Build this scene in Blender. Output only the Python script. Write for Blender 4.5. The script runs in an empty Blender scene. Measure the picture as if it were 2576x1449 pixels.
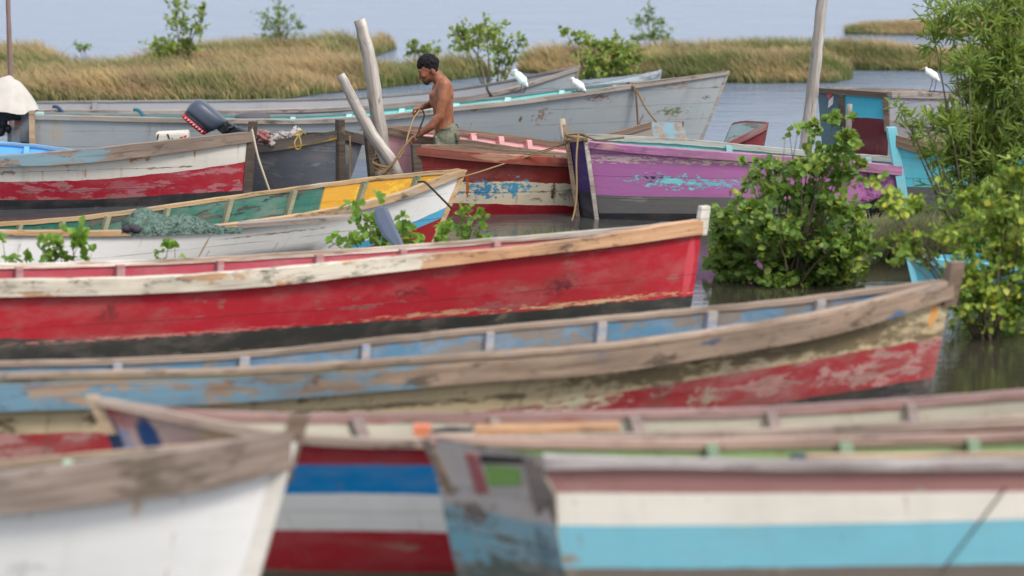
import bpy, bmesh, math, random
import numpy as np
from mathutils import Vector, Matrix
R = random.Random(7)
NR = np.random.RandomState(7)
SC = bpy.context.scene
COL = SC.collection
# ------------------------------------------------------------------ camera model (photo units: 2576 x 1449)
FQ, CX, CY, H = 10626.0, 1288.0, 724.5, 5.5
PITCH = math.atan((CY + 906) / FQ)
SP, CP = math.sin(PITCH), math.cos(PITCH)

def ray(u, v):
    a, b = u - CX, CY - v
    return np.array([a, FQ * CP + b * SP, -FQ * SP + b * CP])

def ground(u, v, z=0.0):
    r = ray(u, v); k = (z - H) / r[2]
    return np.array([r[0] * k, r[1] * k])

def at(u, v, y):
    r = ray(u, v); k = y / r[1]
    return Vector((r[0] * k, y, H + r[2] * k))

def proj(x, y, z):
    w = z - H
    d = y * CP - w * SP
    return CX + FQ * x / d, CY - FQ * (y * SP + w * CP) / d

def solve_z(y, v):
    b = CY - v
    return H + y * (b * CP - FQ * SP) / (FQ * CP + b * SP)

def curve(pts):
    pts = sorted(pts)
    xs = np.array([p[0] for p in pts], float); ys = np.array([p[1] for p in pts], float)
    n = len(xs)
    d = np.diff(ys) / np.diff(xs)
    m = np.empty(n); m[0] = d[0]; m[-1] = d[-1]
    for i in range(1, n - 1):
        h0, h1 = xs[i] - xs[i - 1], xs[i + 1] - xs[i]
        m[i] = (d[i - 1] * h1 + d[i] * h0) / (h0 + h1)
    def f(x):
        if x <= xs[0]: return ys[0] + m[0] * (x - xs[0])
        if x >= xs[-1]: return ys[-1] + m[-1] * (x - xs[-1])
        i = int(np.searchsorted(xs, x)) - 1
        h = xs[i + 1] - xs[i]; t = (x - xs[i]) / h
        return ((2*t**3 - 3*t*t + 1) * ys[i] + (t**3 - 2*t*t + t) * h * m[i]
                + (-2*t**3 + 3*t*t) * ys[i + 1] + (t**3 - t*t) * h * m[i + 1])
    return f

# ------------------------------------------------------------------ mesh helpers
class MB:
    def __init__(s):
        s.v = []; s.f = []; s.m = []; s.b = []; s.sm = []
    def add(s, verts, faces, uvm=None, uvb=None, smooth=False):
        o = len(s.v)
        s.v += [tuple(p) for p in verts]
        s.m += list(uvm) if uvm is not None else [(p[0] + p[1], p[2]) for p in verts]
        s.b += list(uvb) if uvb is not None else [(0, 0)] * len(verts)
        s.f += [tuple(i + o for i in f) for f in faces]
        s.sm += [smooth] * len(faces)
        return o
    def grid(s, P, uvm=None, uvb=None, smooth=True):
        nr, nc = len(P), len(P[0])
        vs = [p for r in P for p in r]
        fs = [(i*nc + j, i*nc + j + 1, (i + 1)*nc + j + 1, (i + 1)*nc + j) for i in range(nr - 1) for j in range(nc - 1)]
        s.add(vs, fs, [q for r in uvm for q in r] if uvm else None, [q for r in uvb for q in r] if uvb else None, smooth)
    def tube(s, pts, rad, sides=8, smooth=True, cap=True, flat=1.0):
        pts = [Vector(p) for p in pts]; n = len(pts)
        if not hasattr(rad, '__len__'): rad = [rad] * n
        t0 = (pts[1] - pts[0]).normalized()
        ref = Vector((0, 0, 1)) if abs(t0.z) < .9 else Vector((1, 0, 0))
        a = t0.cross(ref).normalized()
        vs = []; uv = []; arc = 0
        for i in range(n):
            t = (pts[min(i + 1, n - 1)] - pts[max(i - 1, 0)])
            if t.length < 1e-9: t = t0
            t.normalize()
            a = (a - t * a.dot(t)).normalized(); b = t.cross(a)
            if i: arc += (pts[i] - pts[i - 1]).length
            for k in range(sides):
                th = 2 * math.pi * k / sides
                vs.append(pts[i] + a * math.cos(th) * rad[i] + b * math.sin(th) * rad[i] * flat)
                uv.append((arc, th * rad[i]))
        fs = [(i*sides + k, i*sides + (k + 1) % sides, (i + 1)*sides + (k + 1) % sides, (i + 1)*sides + k)
              for i in range(n - 1) for k in range(sides)]
        if cap:
            fs.append(tuple(range(sides - 1, -1, -1))); fs.append(tuple((n - 1)*sides + k for k in range(sides)))
        s.add(vs, fs, uv, None, smooth)
    def loft(s, rings, smooth=True, cap=True):
        n = len(rings); k = len(rings[0]); vs = [p for r in rings for p in r]
        fs = [(i*k + j, i*k + (j + 1) % k, (i + 1)*k + (j + 1) % k, (i + 1)*k + j) for i in range(n - 1) for j in range(k)]
        if cap:
            fs.append(tuple(range(k - 1, -1, -1))); fs.append(tuple((n - 1)*k + j for j in range(k)))
        s.add(vs, fs, None, None, smooth)
    def box(s, c, ax, ay, az, bev=.0):
        c, ax, ay, az = Vector(c), Vector(ax), Vector(ay), Vector(az)
        if bev <= 0:
            vs = [c + ax*i + ay*j + az*k for k in (-1, 1) for j in (-1, 1) for i in (-1, 1)]
            lx, ly, lz = ax.length, ay.length, az.length
            uv = [(i*lx, j*ly + k*lz) for k in (-1, 1) for j in (-1, 1) for i in (-1, 1)]
            s.add(vs, [(0, 2, 3, 1), (4, 5, 7, 6), (0, 1, 5, 4), (2, 6, 7, 3), (0, 4, 6, 2), (1, 3, 7, 5)], uv)
        else:
            bm = bmesh.new(); bmesh.ops.create_cube(bm, size=2)
            M3 = Matrix((ax, ay, az)).transposed()
            for v in bm.verts: v.co = c + M3 @ v.co
            bmesh.ops.bevel(bm, geom=bm.edges[:], offset=bev, segments=2, affect='EDGES', profile=.6)
            s.bm(bm)
    def bm(s, bm, smooth=False):
        bm.verts.index_update()
        s.add([v.co.copy() for v in bm.verts], [tuple(v.index for v in f.verts) for f in bm.faces], smooth=smooth); bm.free()
    def ell(s, c, r, rot=None, u=14, w=9, jit=0):
        bm = bmesh.new(); bmesh.ops.create_uvsphere(bm, u_segments=u, v_segments=w, radius=1)
        M = Matrix.Diagonal((r[0], r[1], r[2]))
        if rot is not None: M = rot @ M
        for v in bm.verts:
            k = 1 + jit * (math.sin(v.co.x * 4.1 + c[0] * 9) * math.sin(v.co.y * 3.7 + c[2] * 31) + .8 * math.sin(v.co.z * 6.3 + v.co.x * 5 + c[0] * 17) + R.uniform(-.4, .4)) if jit else 1
            v.co = Vector(c) + M @ (v.co * k)
        s.bm(bm, True)
    def build(s, name, mat, parent=None, loc=None):
        me = bpy.data.meshes.new(name)
        me.from_pydata(s.v, [], s.f)
        li = np.empty(len(me.loops), np.int32); me.loops.foreach_get('vertex_index', li)
        for nm, arr in (('metric', s.m), ('band', s.b)):
            l = me.uv_layers.new(name=nm)
            l.data.foreach_set('uv', np.array(arr, np.float32)[li].ravel())
        me.polygons.foreach_set('use_smooth', np.array(s.sm, bool))
        if mat: me.materials.append(mat)
        o = bpy.data.objects.new(name, me); COL.objects.link(o)
        if parent is not None: o.parent = parent; o.matrix_parent_inverse = parent_inv(parent)
        return o

def parent_inv(p):
    return Matrix.Translation(p.location).inverted() if p.type == 'EMPTY' else Matrix.Identity(4)

def tag(o, label=None, cat=None, group=None, kind=None):
    if label: o['label'] = label
    if cat: o['category'] = cat
    if group: o['group'] = group
    if kind: o['kind'] = kind
    return o

def thing(name, label, cat, loc=(0, 0, 0), group=None):
    o = bpy.data.objects.new(name, None); COL.objects.link(o); o.location = loc; o.empty_display_size = .1
    return tag(o, label, cat, group)

# ------------------------------------------------------------------ material helpers
def lin(c):
    return tuple(((x/255)/12.92 if x <= 10 else (((x/255) + .055)/1.055)**2.4) for x in c[:3]) + (1,)
def sc(c, k): return tuple(min(1, x*k) for x in c[:3]) + (1,)

class T:
    def __init__(s, name):
        s.mat = bpy.data.materials.new(name); s.mat.use_nodes = True
        s.t = s.mat.node_tree; s.t.nodes.clear()
        s.out = s.t.nodes.new('ShaderNodeOutputMaterial')
    def n(s, typ, ins=None, **pr):
        nd = s.t.nodes.new(typ)
        for k, v in pr.items(): setattr(nd, k, v)
        for k, v in (ins or {}).items(): s.set(nd.inputs[k], v)
        return nd
    def set(s, sock, v):
        if isinstance(v, bpy.types.NodeSocket): s.t.links.new(v, sock)
        else: sock.default_value = v
    def m(s, op, a, b=0.0, c=0.0, clamp=False):
        nd = s.n('ShaderNodeMath', {0: a, 1: b, 2: c}, operation=op); nd.use_clamp = clamp
        return nd.outputs[0]
    def uv(s, name): return s.n('ShaderNodeUVMap', uv_map=name).outputs[0]
    def scale(s, vec, x, y, z=1, off=0):
        return s.n('ShaderNodeMapping', {'Vector': vec, 'Scale': (x, y, z), 'Location': (off, off*.7, off*.3)}).outputs[0]
    def noise(s, vec, scale=1, detail=5, rough=.6, out=0, dist=0):
        return s.n('ShaderNodeTexNoise', {'Vector': vec, 'Scale': scale, 'Detail': detail, 'Roughness': rough, 'Distortion': dist}).outputs[out]
    def mix(s, f, a, b, blend='MIX'):
        nd = s.n('ShaderNodeMix', {0: f, 6: a, 7: b}, data_type='RGBA', blend_type=blend); return nd.outputs[2]
    def ramp(s, f, stops, interp='LINEAR'):
        nd = s.n('ShaderNodeValToRGB', {0: f}); cr = nd.color_ramp; cr.interpolation = interp
        cr.elements[0].position = stops[0][0]; cr.elements[0].color = stops[0][1]
        cr.elements[1].position = stops[1][0] if len(stops) > 1 else 1; cr.elements[1].color = stops[min(1, len(stops)-1)][1]
        for p, c in stops[2:]:
            e = cr.elements.new(p); e.color = c
        return nd.outputs[0]
    def step(s, x, lo, hi):
        return s.n('ShaderNodeMapRange', {0: x, 1: lo, 2: hi, 3: 0.0, 4: 1.0}, interpolation_type='SMOOTHSTEP').outputs[0]
    def bsdf(s, col, rough=.7, bump=None, bstr=.3, bdist=.01, spec=.3, **kw):
        ins = {'Base Color': col, 'Roughness': rough, 'Specular IOR Level': spec}; ins.update(kw)
        b = s.n('ShaderNodeBsdfPrincipled', ins)
        if bump is not None:
            bp = s.n('ShaderNodeBump', {'Height': bump, 'Strength': bstr, 'Distance': bdist})
            s.t.links.new(bp.outputs[0], b.inputs['Normal'])
        s.t.links.new(b.outputs[0], s.out.inputs[0])
        return b

_seed = [0]
def seed():
    _seed[0] += 1; return _seed[0] * 3.71

WOODGREY = lin((140, 128, 118))
def paint(name, bands, edge=.12, seam=.21, patches=(), grime=.35, drip=.25, streak=1.0, chip=1.0, rust=.55, dirt=(96, 84, 70)):
    """weathered hull paint; bands = [(colour, wear colour, wear amount 0..1)] from the gunwale down"""
    t = T(name); off = seed()
    uvm = t.uv('metric'); uvb = t.uv('band')
    y = t.n('ShaderNodeSeparateXYZ', {0: uvb}).outputs[1]
    sm = t.n('ShaderNodeSeparateXYZ', {0: uvm})
    n = len(bands)
    e1 = t.noise(t.scale(uvm, 5, 9, 1, off), 1, 6, .65)
    e2 = t.noise(t.scale(uvm, .9, .9, 1, off + 5), 1, 2)
    yv = t.m('ADD', y, t.m('MULTIPLY', t.m('SUBTRACT', e1, .5), edge))
    yv = t.m('ADD', yv, t.m('MULTIPLY', t.m('SUBTRACT', e2, .5), edge * .8))
    yn = t.m('DIVIDE', yv, n, clamp=True)
    pos = [(k / n, None) for k in range(n)]
    def rmp(vals): 
        if n == 1: return vals[0]
        return t.ramp(yn, [(k / n, vals[k]) for k in range(n)], 'CONSTANT')
    base = rmp([lin(b[0]) for b in bands]); wcol = rmp([lin(b[1]) for b in bands])
    amt = rmp([(b[2], b[2], b[2], 1) for b in bands])
    if n == 1: amt = bands[0][2]
    # fading of the paint, large blotches
    fade = t.noise(t.scale(uvm, .7, 1.6, 1, off + 9), 1, 4, .6)
    fade2 = t.noise(t.scale(uvm, 2.2, 4.5, 1, off + 13), 1, 5, .65)
    base = t.mix(t.m('MULTIPLY', t.step(fade2, .42, .7), .45 * grime / .35), base, t.mix(.45, base, lin((176, 158, 148))))
    base = t.mix(t.m('MULTIPLY', t.step(fade, .5, .72), .5 * grime / .35), base, t.mix(.5, base, lin(dirt)))
    # chips and wear
    w = t.noise(t.scale(uvm, 3.2 * chip, 9 * chip, 1, off + 21), 1, 8, .68)
    big = t.noise(t.scale(uvm, .8, 1.5, 1, off + 27), 1, 3)
    w = t.m('ADD', t.m('MULTIPLY', w, .72), t.m('MULTIPLY', big, .28))
    if n == 1: thr = .72 - .36 * bands[0][2]
    else: thr = t.m('SUBTRACT', .72, t.m('MULTIPLY', t.n('ShaderNodeRGBToBW', {0: amt}).outputs[0], .36))
    if seam:
        w = t.m('ADD', w, t.m('MULTIPLY', t.step(t.m('ABSOLUTE', t.m('SUBTRACT', t.m('FRACT', t.m('ADD', t.m('DIVIDE', sm.outputs[1], seam), t.m('MULTIPLY', big, .12))), .5)), .36, .5), .055))
    wm = t.step(t.m('SUBTRACT', w, thr), 0, .035)
    wv = t.mix(t.step(t.noise(t.scale(uvm, 6, 14, 1, off + 2), 1, 4), .4, .6), wcol, t.mix(.45, wcol, lin((120, 104, 90))))
    col = t.mix(wm, base, wv)
    # drips of dirt down the planks
    dr = t.noise(t.scale(uvm, 7, .7, 1, off + 31), 1, 4, .6)
    col = t.mix(t.m('MULTIPLY', t.step(dr, .53, .75), drip), col, lin(dirt))
    if rust:
        nx = t.m('ABSOLUTE', t.m('SUBTRACT', t.m('FRACT', t.m('ADD', t.m('DIVIDE', sm.outputs[0], .37), t.m('MULTIPLY', e2, .3))), .5))
        nz = t.m('FRACT', t.m('ADD', t.m('DIVIDE', sm.outputs[1], .205), t.m('MULTIPLY', e2, .2)))
        on = t.step(t.noise(t.scale(uvm, 2.6, 4.4, 1, off + 51), 1, 2), .5, .56)
        rm = t.m('MULTIPLY', t.m('MULTIPLY', t.step(nx, .034, .012), t.m('MULTIPLY', nz, nz)), on)
        rm = t.m('MULTIPLY', rm, t.step(t.noise(t.scale(uvm, 20, 6, 1, off + 55), 1, 4), .3, .6))
        col = t.mix(t.m('MULTIPLY', rm, rust), col, lin((134, 84, 48)))
    # patches at their own places
    for (px, py, rx, ry, pc, k, soft) in patches:
        dx = t.m('DIVIDE', t.m('SUBTRACT', sm.outputs[0], px), rx); dy = t.m('DIVIDE', t.m('SUBTRACT', sm.outputs[1], py), ry)
        d = t.m('ADD', t.m('MULTIPLY', dx, dx), t.m('MULTIPLY', dy, dy))
        pn = t.noise(t.scale(uvm, min(70, 1.6 / rx + 7), min(90, 1.3 / ry + 9), 1, off + px * 3 + py), 1, 7, .72)
        q = t.m('ADD', t.m('MULTIPLY', t.m('SUBTRACT', 1.0, t.m('POWER', d, .6)), .8 if k > .3 else 1.5), t.m('MULTIPLY', t.m('SUBTRACT', pn, .52), k * 3.4))
        if .1 < soft < .3: col = t.mix(t.m('MULTIPLY', t.step(q, -.2, -.05), .7), col, t.mix(.6, lin(pc), lin((44, 40, 52))))
        col = t.mix(t.step(q, 0, soft), col, lin(pc))
    # plank seams
    hgt = t.noise(t.scale(uvm, 4, 26, 1, off + 4), 1, 6, .7)
    if seam:
        ph = t.m('FRACT', t.m('ADD', t.m('DIVIDE', sm.outputs[1], seam), t.m('MULTIPLY', big, .12)))
        dm = t.m('ABSOLUTE', t.m('SUBTRACT', ph, .5))
        ln = t.step(dm, .485, .497)
        sn = t.step(t.noise(t.scale(uvm, 1.6, 2, 1, off + 41), 1, 3), .36, .56)
        ln = t.m('MULTIPLY', ln, sn)
        col = t.mix(t.m('MULTIPLY', ln, .75), col, lin((40, 34, 30)))
        hgt = t.m('SUBTRACT', hgt, t.m('MULTIPLY', ln, .8))
    hgt = t.m('SUBTRACT', hgt, t.m('MULTIPLY', wm, .35))
    t.bsdf(col, t.mix(wm, (.5, .5, .5, 1), (.8, .8, .8, 1)), hgt, .45, .006, .3)
    return t.mat

def wood(name, c1, c2, c3=None, amt=.0, dark=.35, grain=1.0, zones=()):
    """bare or half-painted timber: c1/c2 grain tones, c3 what is left of a paint"""
    t = T(name); off = seed(); uvm = t.uv('metric')
    g = t.noise(t.scale(uvm, 1.4, 26 * grain, 1, off), 1, 7, .65)
    b = t.noise(t.scale(uvm, 1.1, 3, 1, off + 3), 1, 4)
    col = t.mix(t.step(t.m('ADD', t.m('MULTIPLY', g, .6), t.m('MULTIPLY', b, .4)), .36, .62), lin(c1), lin(c2))
    if c3:
        p = t.noise(t.scale(uvm, 1.3, 5, 1, off + 8), 1, 6, .62)
        col = t.mix(t.step(p, .72 - .36 * amt - .02, .72 - .36 * amt + .05), col, lin(c3))
    for (a0, a1, zc, za) in zones:
        ax = t.n('ShaderNodeSeparateXYZ', {0: uvm}).outputs[0]; pz = t.noise(t.scale(uvm, 2.4, 9, 1, off + 19 + a0), 1, 6, .66)
        win = t.m('MULTIPLY', t.step(ax, a0 - .5, a0 + .5), t.m('SUBTRACT', 1.0, t.step(ax, a1 - .5, a1 + .5)))
        th = t.m('SUBTRACT', .9, t.m('MULTIPLY', win, .2 + .4 * za))
        col = t.mix(t.step(t.m('SUBTRACT', pz, th), 0, .05), col, lin(zc))
    k = t.noise(t.scale(uvm, 3.5, 9, 1, off + 12), 1, 6, .7)
    lg = t.noise(t.scale(uvm, .8, 2.2, 1, off + 23), 1, 5, .6)
    col = t.mix(t.m('MULTIPLY', t.step(lg, .4, .66), .5), col, lin((92, 80, 70)))
    col = t.mix(t.m('MULTIPLY', t.step(k, .53, .68), min(1, dark * 2.1)), col, lin((58, 48, 41)))
    cr = t.noise(t.scale(uvm, .9, 60, 1, off + 16), 1, 3, .5)
    col = t.mix(t.m('MULTIPLY', t.step(cr, .6, .68), .4), col, lin((56, 48, 42)))
    t.bsdf(col, .78, t.m('ADD', g, t.m('MULTIPLY', k, .5)), .5, .006, .25)
    return t.mat

def plain(name, c, rough=.6, var=.25, scale=14, spec=.35, metal=0, c2=None, amt=.5):
    t = T(name); off = seed()
    co = t.n('ShaderNodeTexCoord').outputs['Object']
    n1 = t.noise(t.scale(co, 1, 1, 1, off), scale, 6, .65)
    col = t.mix(t.m('MULTIPLY', t.step(n1, .3, .75), var), lin(c), sc(lin(c), .45))
    if c2:
        n2 = t.noise(t.scale(co, 1, 1, 1, off + 3), scale * .6, 6, .7)
        col = t.mix(t.step(n2, .72 - .36*amt, .78 - .36*amt), col, lin(c2))
    t.bsdf(col, rough, n1, .25, .004, spec, Metallic=metal)
    return t.mat

def leafmat(name, cols, trans=.35):
    t = T(name)
    g = t.n('ShaderNodeNewGeometry')
    r = g.outputs['Random Per Island']
    k = len(cols)
    col = t.ramp(r, [(i / max(1, k - 1), lin(c)) for i, c in enumerate(cols)])
    co = t.n('ShaderNodeTexCoord').outputs['Object']
    n = t.noise(co, 2.4, 2)
    col = t.mix(t.m('MULTIPLY', t.step(n, .4, .65), .4), col, t.mix(.75, col, lin((40, 62, 22))))
    b = t.n('ShaderNodeBsdfPrincipled', {'Base Color': col, 'Roughness': .45, 'Specular IOR Level': .3})
    tr = t.n('ShaderNodeBsdfTranslucent', {'Color': t.mix(.35, col, lin((190, 200, 60)))})
    mx = t.n('ShaderNodeMixShader', {0: trans, 1: b.outputs[0], 2: tr.outputs[0]})
    t.t.links.new(mx.outputs[0], t.out.inputs[0])
    return t.mat

# ------------------------------------------------------------------ boats
class Boat: pass

def boat(name, label, bow_wl, bow_top, stern, beam, near, far=None, railb=None, lines=(), hull=None, lining=None,
         rail=None, frail=None, ribm=None, ribs=(), hb0=0.0, skew=0.0, full=.45, p=2.0, sr=.75, wlr=.84, post=None,
         postm=None, panel=None, rw=(.03, .06), rail_h=.05, frail_h=.055, rib_w=.03, post_low=-.3, cap=None, deck=None, cat='boat', group='wooden fishing boats', thw=()):
    B = Boat()
    Wb = ground(*bow_wl)
    if stern[0] == 'h':
        a = np.array([math.cos(math.radians(stern[1])), math.sin(math.radians(stern[1]))]); L = stern[2]
    else:
        S = ground(*stern); L = float(np.linalg.norm(S - Wb)); a = (S - Wb) / L
    nn = np.array([a[1], -a[0]])
    if nn[1] > 0: nn = -nn
    r = ray(*bow_top)
    k = float(Wb @ nn) / float(r[:2] @ nn)
    Txy = r[:2] * k; zt = H + r[2] * k
    rk = float((Txy - Wb) @ a)
    def shape(t):
        if t < full: return 1 - (1 - t / full) ** p
        s = (t - full) / (1 - full); return 1 + (sr - 1) * s * s
    def hb(t): return hb0 + (beam / 2 - hb0) * shape(t)
    def Gxy(t, sd): return Wb + a * (rk * (1 - t) + t * L + sd * skew * (1 - t)) + nn * sd * hb(t)
    def Wxy(t, sd):
        w = hb(t) * wlr * ((.6 + .4 * min(1, t / .5)) if hb0 < .05 else 1)
        return Wb + a * (t * L + sd * skew * (1 - t)) + nn * sd * w
    cn = curve(near); cf = curve(far) if far else None
    def solve(xyf, c, z0):
        z = z0
        for _ in range(6):
            xy = xyf(z); u, v = proj(xy[0], xy[1], z); z = solve_z(xy[1], c(u))
        return z
    NS = 44
    ts = [(i / NS) ** 1.35 for i in range(NS + 1)]
    znear = {}; zfar = {}
    for t in ts:
        znear[t] = solve(lambda z: Gxy(t, 1), cn, zt)
        zfar[t] = solve(lambda z: Gxy(t, -1), cf, zt) if cf else znear[t]
        if hb0 < .02 and t == 0: zfar[t] = znear[t] = zt
    def XY(t, sd, z, zg):
        q = z / max(zg, .05)
        f = q ** .85 if q > 0 else q * .5
        W, G = Wxy(t, sd), Gxy(t, sd)
        return W + (G - W) * f
    cl = [curve(c) for c in lines]
    lev = {}
    for t in ts:
        zs = [znear[t]]
        for c in cl:
            z = zs[-1] * .8
            z = solve(lambda q: XY(t, 1, q, znear[t]), c, z)
            zs.append(max(.02, min(z, zs[-1] - .012)))
        lev[t] = zs + [min(0.0, zs[-1] - .02), -.3]
    nb = len(lines) + 1
    rowv = [0] + [i + 1 for i in range(len(lines))] + [nb - .02, nb - .01]
    def lv(t, sd):
        if sd > 0: return lev[t]
        kf = zfar[t] / max(.05, znear[t]); return [z * kf if z > 0 else z for z in lev[t]]
    root = thing(name, label, cat, (Wb[0], Wb[1], 0), group)
    # outer planking
    mb = MB(); pan = MB()
    SUB = 3
    def col(t, sd):
        zs = lv(t, sd); P = []; um = []; ub = []
        for i in range(len(zs) - 1):
            for j in range(SUB if i < len(zs) - 2 else 1):
                f = j / SUB; z = zs[i] + (zs[i + 1] - zs[i]) * f
                xy = XY(t, sd, z, zs[0]); P.append((xy[0], xy[1], z)); um.append((t * L, z)); ub.append((t, rowv[i] + (rowv[i + 1] - rowv[i]) * f))
        xy = XY(t, sd, zs[-1], zs[0]); P.append((xy[0], xy[1], zs[-1])); um.append((t * L, zs[-1])); ub.append((t, rowv[-1]))
        return P, um, ub
    for sd in (1, -1):
        cs = [col(t, sd) for t in ts]
        if sd < 0: cs = cs[::-1]
        mb.grid([c[0] for c in cs], [c[1] for c in cs], [c[2] for c in cs])
    def panelgrid(M, t, flip):
        A, Bc = col(t, 1), col(t, -1)
        PP = []; um = []; ub = []
        w = 2 * hb(t)
        for i in range(7):
            f = i / 6
            PP.append([tuple(np.array(x) * (1 - f) + np.array(y) * f) for x, y in zip(A[0], Bc[0])])
            um.append([(f * w, q[1]) for q in A[1]]); ub.append(A[2])
        if flip: PP, um, ub = PP[::-1], um[::-1], ub[::-1]
        M.grid(PP, um, ub)
    if hb0 >= .05: panelgrid(pan if panel else mb, ts[0], False)
    panelgrid(mb, ts[-1], True)
    # patches: photo point -> place on the hull
    def find(u, v):
        best = (1e9,)
        for t in ts:
            for i in range(13):
                z = znear[t] * i / 12; xy = XY(t, 1, z, znear[t]); q = proj(xy[0], xy[1], z)
                d = (q[0] - u) ** 2 + (q[1] - v) ** 2
                if d < best[0]: best = (d, t, z, xy)
        # refine along t by linear estimate
        _, t, z, xy = best
        s = FQ / xy[1]
        q = proj(xy[0], xy[1], z)
        return t * L + (u - q[0]) / s * (1 if a[0] > 0 else -1) / max(.5, abs(a[0])), z + (q[1] - v) / s, s
    h = dict(hull); pt = []
    for (u, v, ru, rv, c, kk, so) in h.pop('patches', ()):
        x, z, s = find(u, v); pt.append((x, z, ru / s, rv / s, c, kk, so))
    B.hull = mb.build('hull', paint(name + '_paint', patches=pt, **h), root)
    if pan.v: pan.build('bow_panel', panel, root)
    # lining
    li = MB(); TH = .028; ZF = .05
    def inner(t, sd, z, zg):
        xy = XY(t, sd, z, zg); q = (xy - (Wb + a * float((xy - Wb) @ a))) @ nn * sd
        d = min(TH, max(0, q) * .95)
        e = a * min(TH * 1.0, .03) * (1 if t < .5 else -1) if hb0 >= .05 or t > .98 else 0
        return xy - nn * sd * d + (e if (t < .02 or t > .98) else 0)
    bot = {}
    for sd in (1, -1):
        G = []; U = []
        for t in ts:
            zg = znear[t] if sd > 0 else zfar[t]; zf = min(ZF, zg * .5)
            P = []; um = []
            for j in range(6):
                z = (zg - .004) + (zf - zg + .004) * j / 5; xy = inner(t, sd, z, zg)
                P.append((xy[0], xy[1], z)); um.append((t * L, zg - z))
            G.append(P); U.append(um); bot[(t, sd)] = P[-1]
        if sd > 0: G, U = G[::-1], U[::-1]
        li.grid(G, U)
    li.grid([[bot[(t, 1)], bot[(t, -1)]] for t in ts], [[(t * L, 0), (t * L, .5)] for t in ts])
    for t in ((ts[0], ts[-1]) if hb0 >= .05 else (ts[-1],)):
        Pn = []; Pf = []
        for sd, P in ((1, Pn), (-1, Pf)):
            zg = znear[t] if sd > 0 else zfar[t]
            for z in (zg - .004, min(ZF, zg * .5)):
                xy = inner(t, sd, z, zg); P.append((xy[0], xy[1], z))
        li.grid([Pn, Pf] if t > .5 else [Pf, Pn], [[(0, 0), (0, .5)], [(1, 0), (1, .5)]])
    li.build('lining', lining, root)
    # rails
    crb = curve(railb) if railb else None
    def railmesh(sd, part=None):
        M = MB(); ring = []; uv = []; n4 = 0
        tt = [(i / 60) ** 1.25 for i in range(61)]
        rr = random.Random(sum(map(ord, label)) + sd)
        for t in tt:
            i = min(range(len(ts) - 1), key=lambda q: abs((ts[q] + ts[q + 1]) / 2 - t))
            zd = znear if sd > 0 else zfar
            z = float(np.interp(t, ts, [zd[x] for x in ts]))
            g = Gxy(t, sd); o = g + nn * sd * rw[0]; inn = g - nn * sd * min(rw[1], hb(t) * .98)
            if sd > 0 and crb:
                zb = z - rail_h
                for _ in range(4): zb = solve_z(o[1], crb(proj(o[0], o[1], zb)[0]))
                zb = min(zb, z - .02)
            else: zb = z - (rail_h if sd > 0 else frail_h)
            j = rr.uniform(-.003, .003); z += .012 + j
            if part == 'cap': zb = z - cap[0]
            if part == 'strake': z = z - cap[0] - cap[1] * min(1, max(0, (t - .16) / .4)); zb = min(zb, z - .02)
            zi = z - (.05 if sd > 0 else frail_h)
            if part == 'cap': o = g + nn * sd * rw[0] * .55; zi = z - cap[0]
            if part == 'strake': inn = g - nn * sd * .004; zi = zb
            ring.append([(o[0], o[1], z - .004), (o[0], o[1], zb), (inn[0], inn[1], zi), (inn[0], inn[1], z)])
            uv.append([(t * L, 0), (t * L, z - zb), (t * L, z - zb + rw[0] + rw[1]), (t * L, -rw[0] - rw[1])])
        n = len(ring)
        for k in range(4):
            k2 = (k + 1) % 4
            A = [[rg[k], rg[k2]] for rg in ring]; 
            ua = [[(q[k][0], q[k][1] if k < 3 else -.08), (q[k2][0], q[k2][1])] for q in uv]
            if sd < 0: A = [x[::-1] for x in A]; ua = [x[::-1] for x in ua]
            M.grid(A, ua, None, False)
        for e in (0, n - 1):
            M.add(ring[e], [(0, 1, 2, 3) if (e == 0) == (sd > 0) else (3, 2, 1, 0)])
        return M
    
    if cap:
        railmesh(1, 'cap').build('gunwale', frail or rail, root); railmesh(1, 'strake').build('rubbing_strake', rail, root)
    else: railmesh(1).build('gunwale', rail, root)
    railmesh(-1).build('gunwale', frail or rail, root)
    # ribs on the far inside
    B.far_t = lambda u: min([i / 400 for i in range(401)], key=lambda t: abs(proj(*Gxy(t, -1), float(np.interp(t, ts, [zfar[x] for x in ts])))[0] - u))
    B.near_t = lambda u: min([i / 400 for i in range(401)], key=lambda t: abs(proj(*Gxy(t, 1), float(np.interp(t, ts, [znear[x] for x in ts])))[0] - u))
    a3 = Vector((a[0], a[1], 0)); n3 = Vector((nn[0], nn[1], 0))
    def zfi(t): return float(np.interp(t, ts, [zfar[x] for x in ts]))
    def zni(t): return float(np.interp(t, ts, [znear[x] for x in ts]))
    for u in ribs:
        t = B.far_t(u); zg = zfi(t); M = MB()
        top = zg - .012; xt = inner(t, -1, top, zg); xb = inner(t, -1, min(ZF, zg * .5), zg)
        pt_, pb = Vector((xt[0], xt[1], top)), Vector((xb[0], xb[1], min(ZF, zg * .5)))
        c = (pt_ + pb) / 2 + n3 * .03; w = R.uniform(.85, 1.15) * rib_w
        M.box(c, a3 * w, n3 * .034, (pt_ - pb) / 2)
        M.build('rib', ribm or lining, root)
    for (u, zz, wd, m_) in thw:       # thwarts
        t = B.far_t(u); M = MB()
        A, C = inner(t, 1, zz, zni(t)), inner(t, -1, zz, zfi(t))
        A, C = Vector((A[0], A[1], zz)), Vector((C[0], C[1], zz))
        M.box((A + C) / 2, (A - C) / 2 * .99, a3 * wd, Vector((0, 0, .016)))
        M.build('thwart', m_, root)
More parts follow.
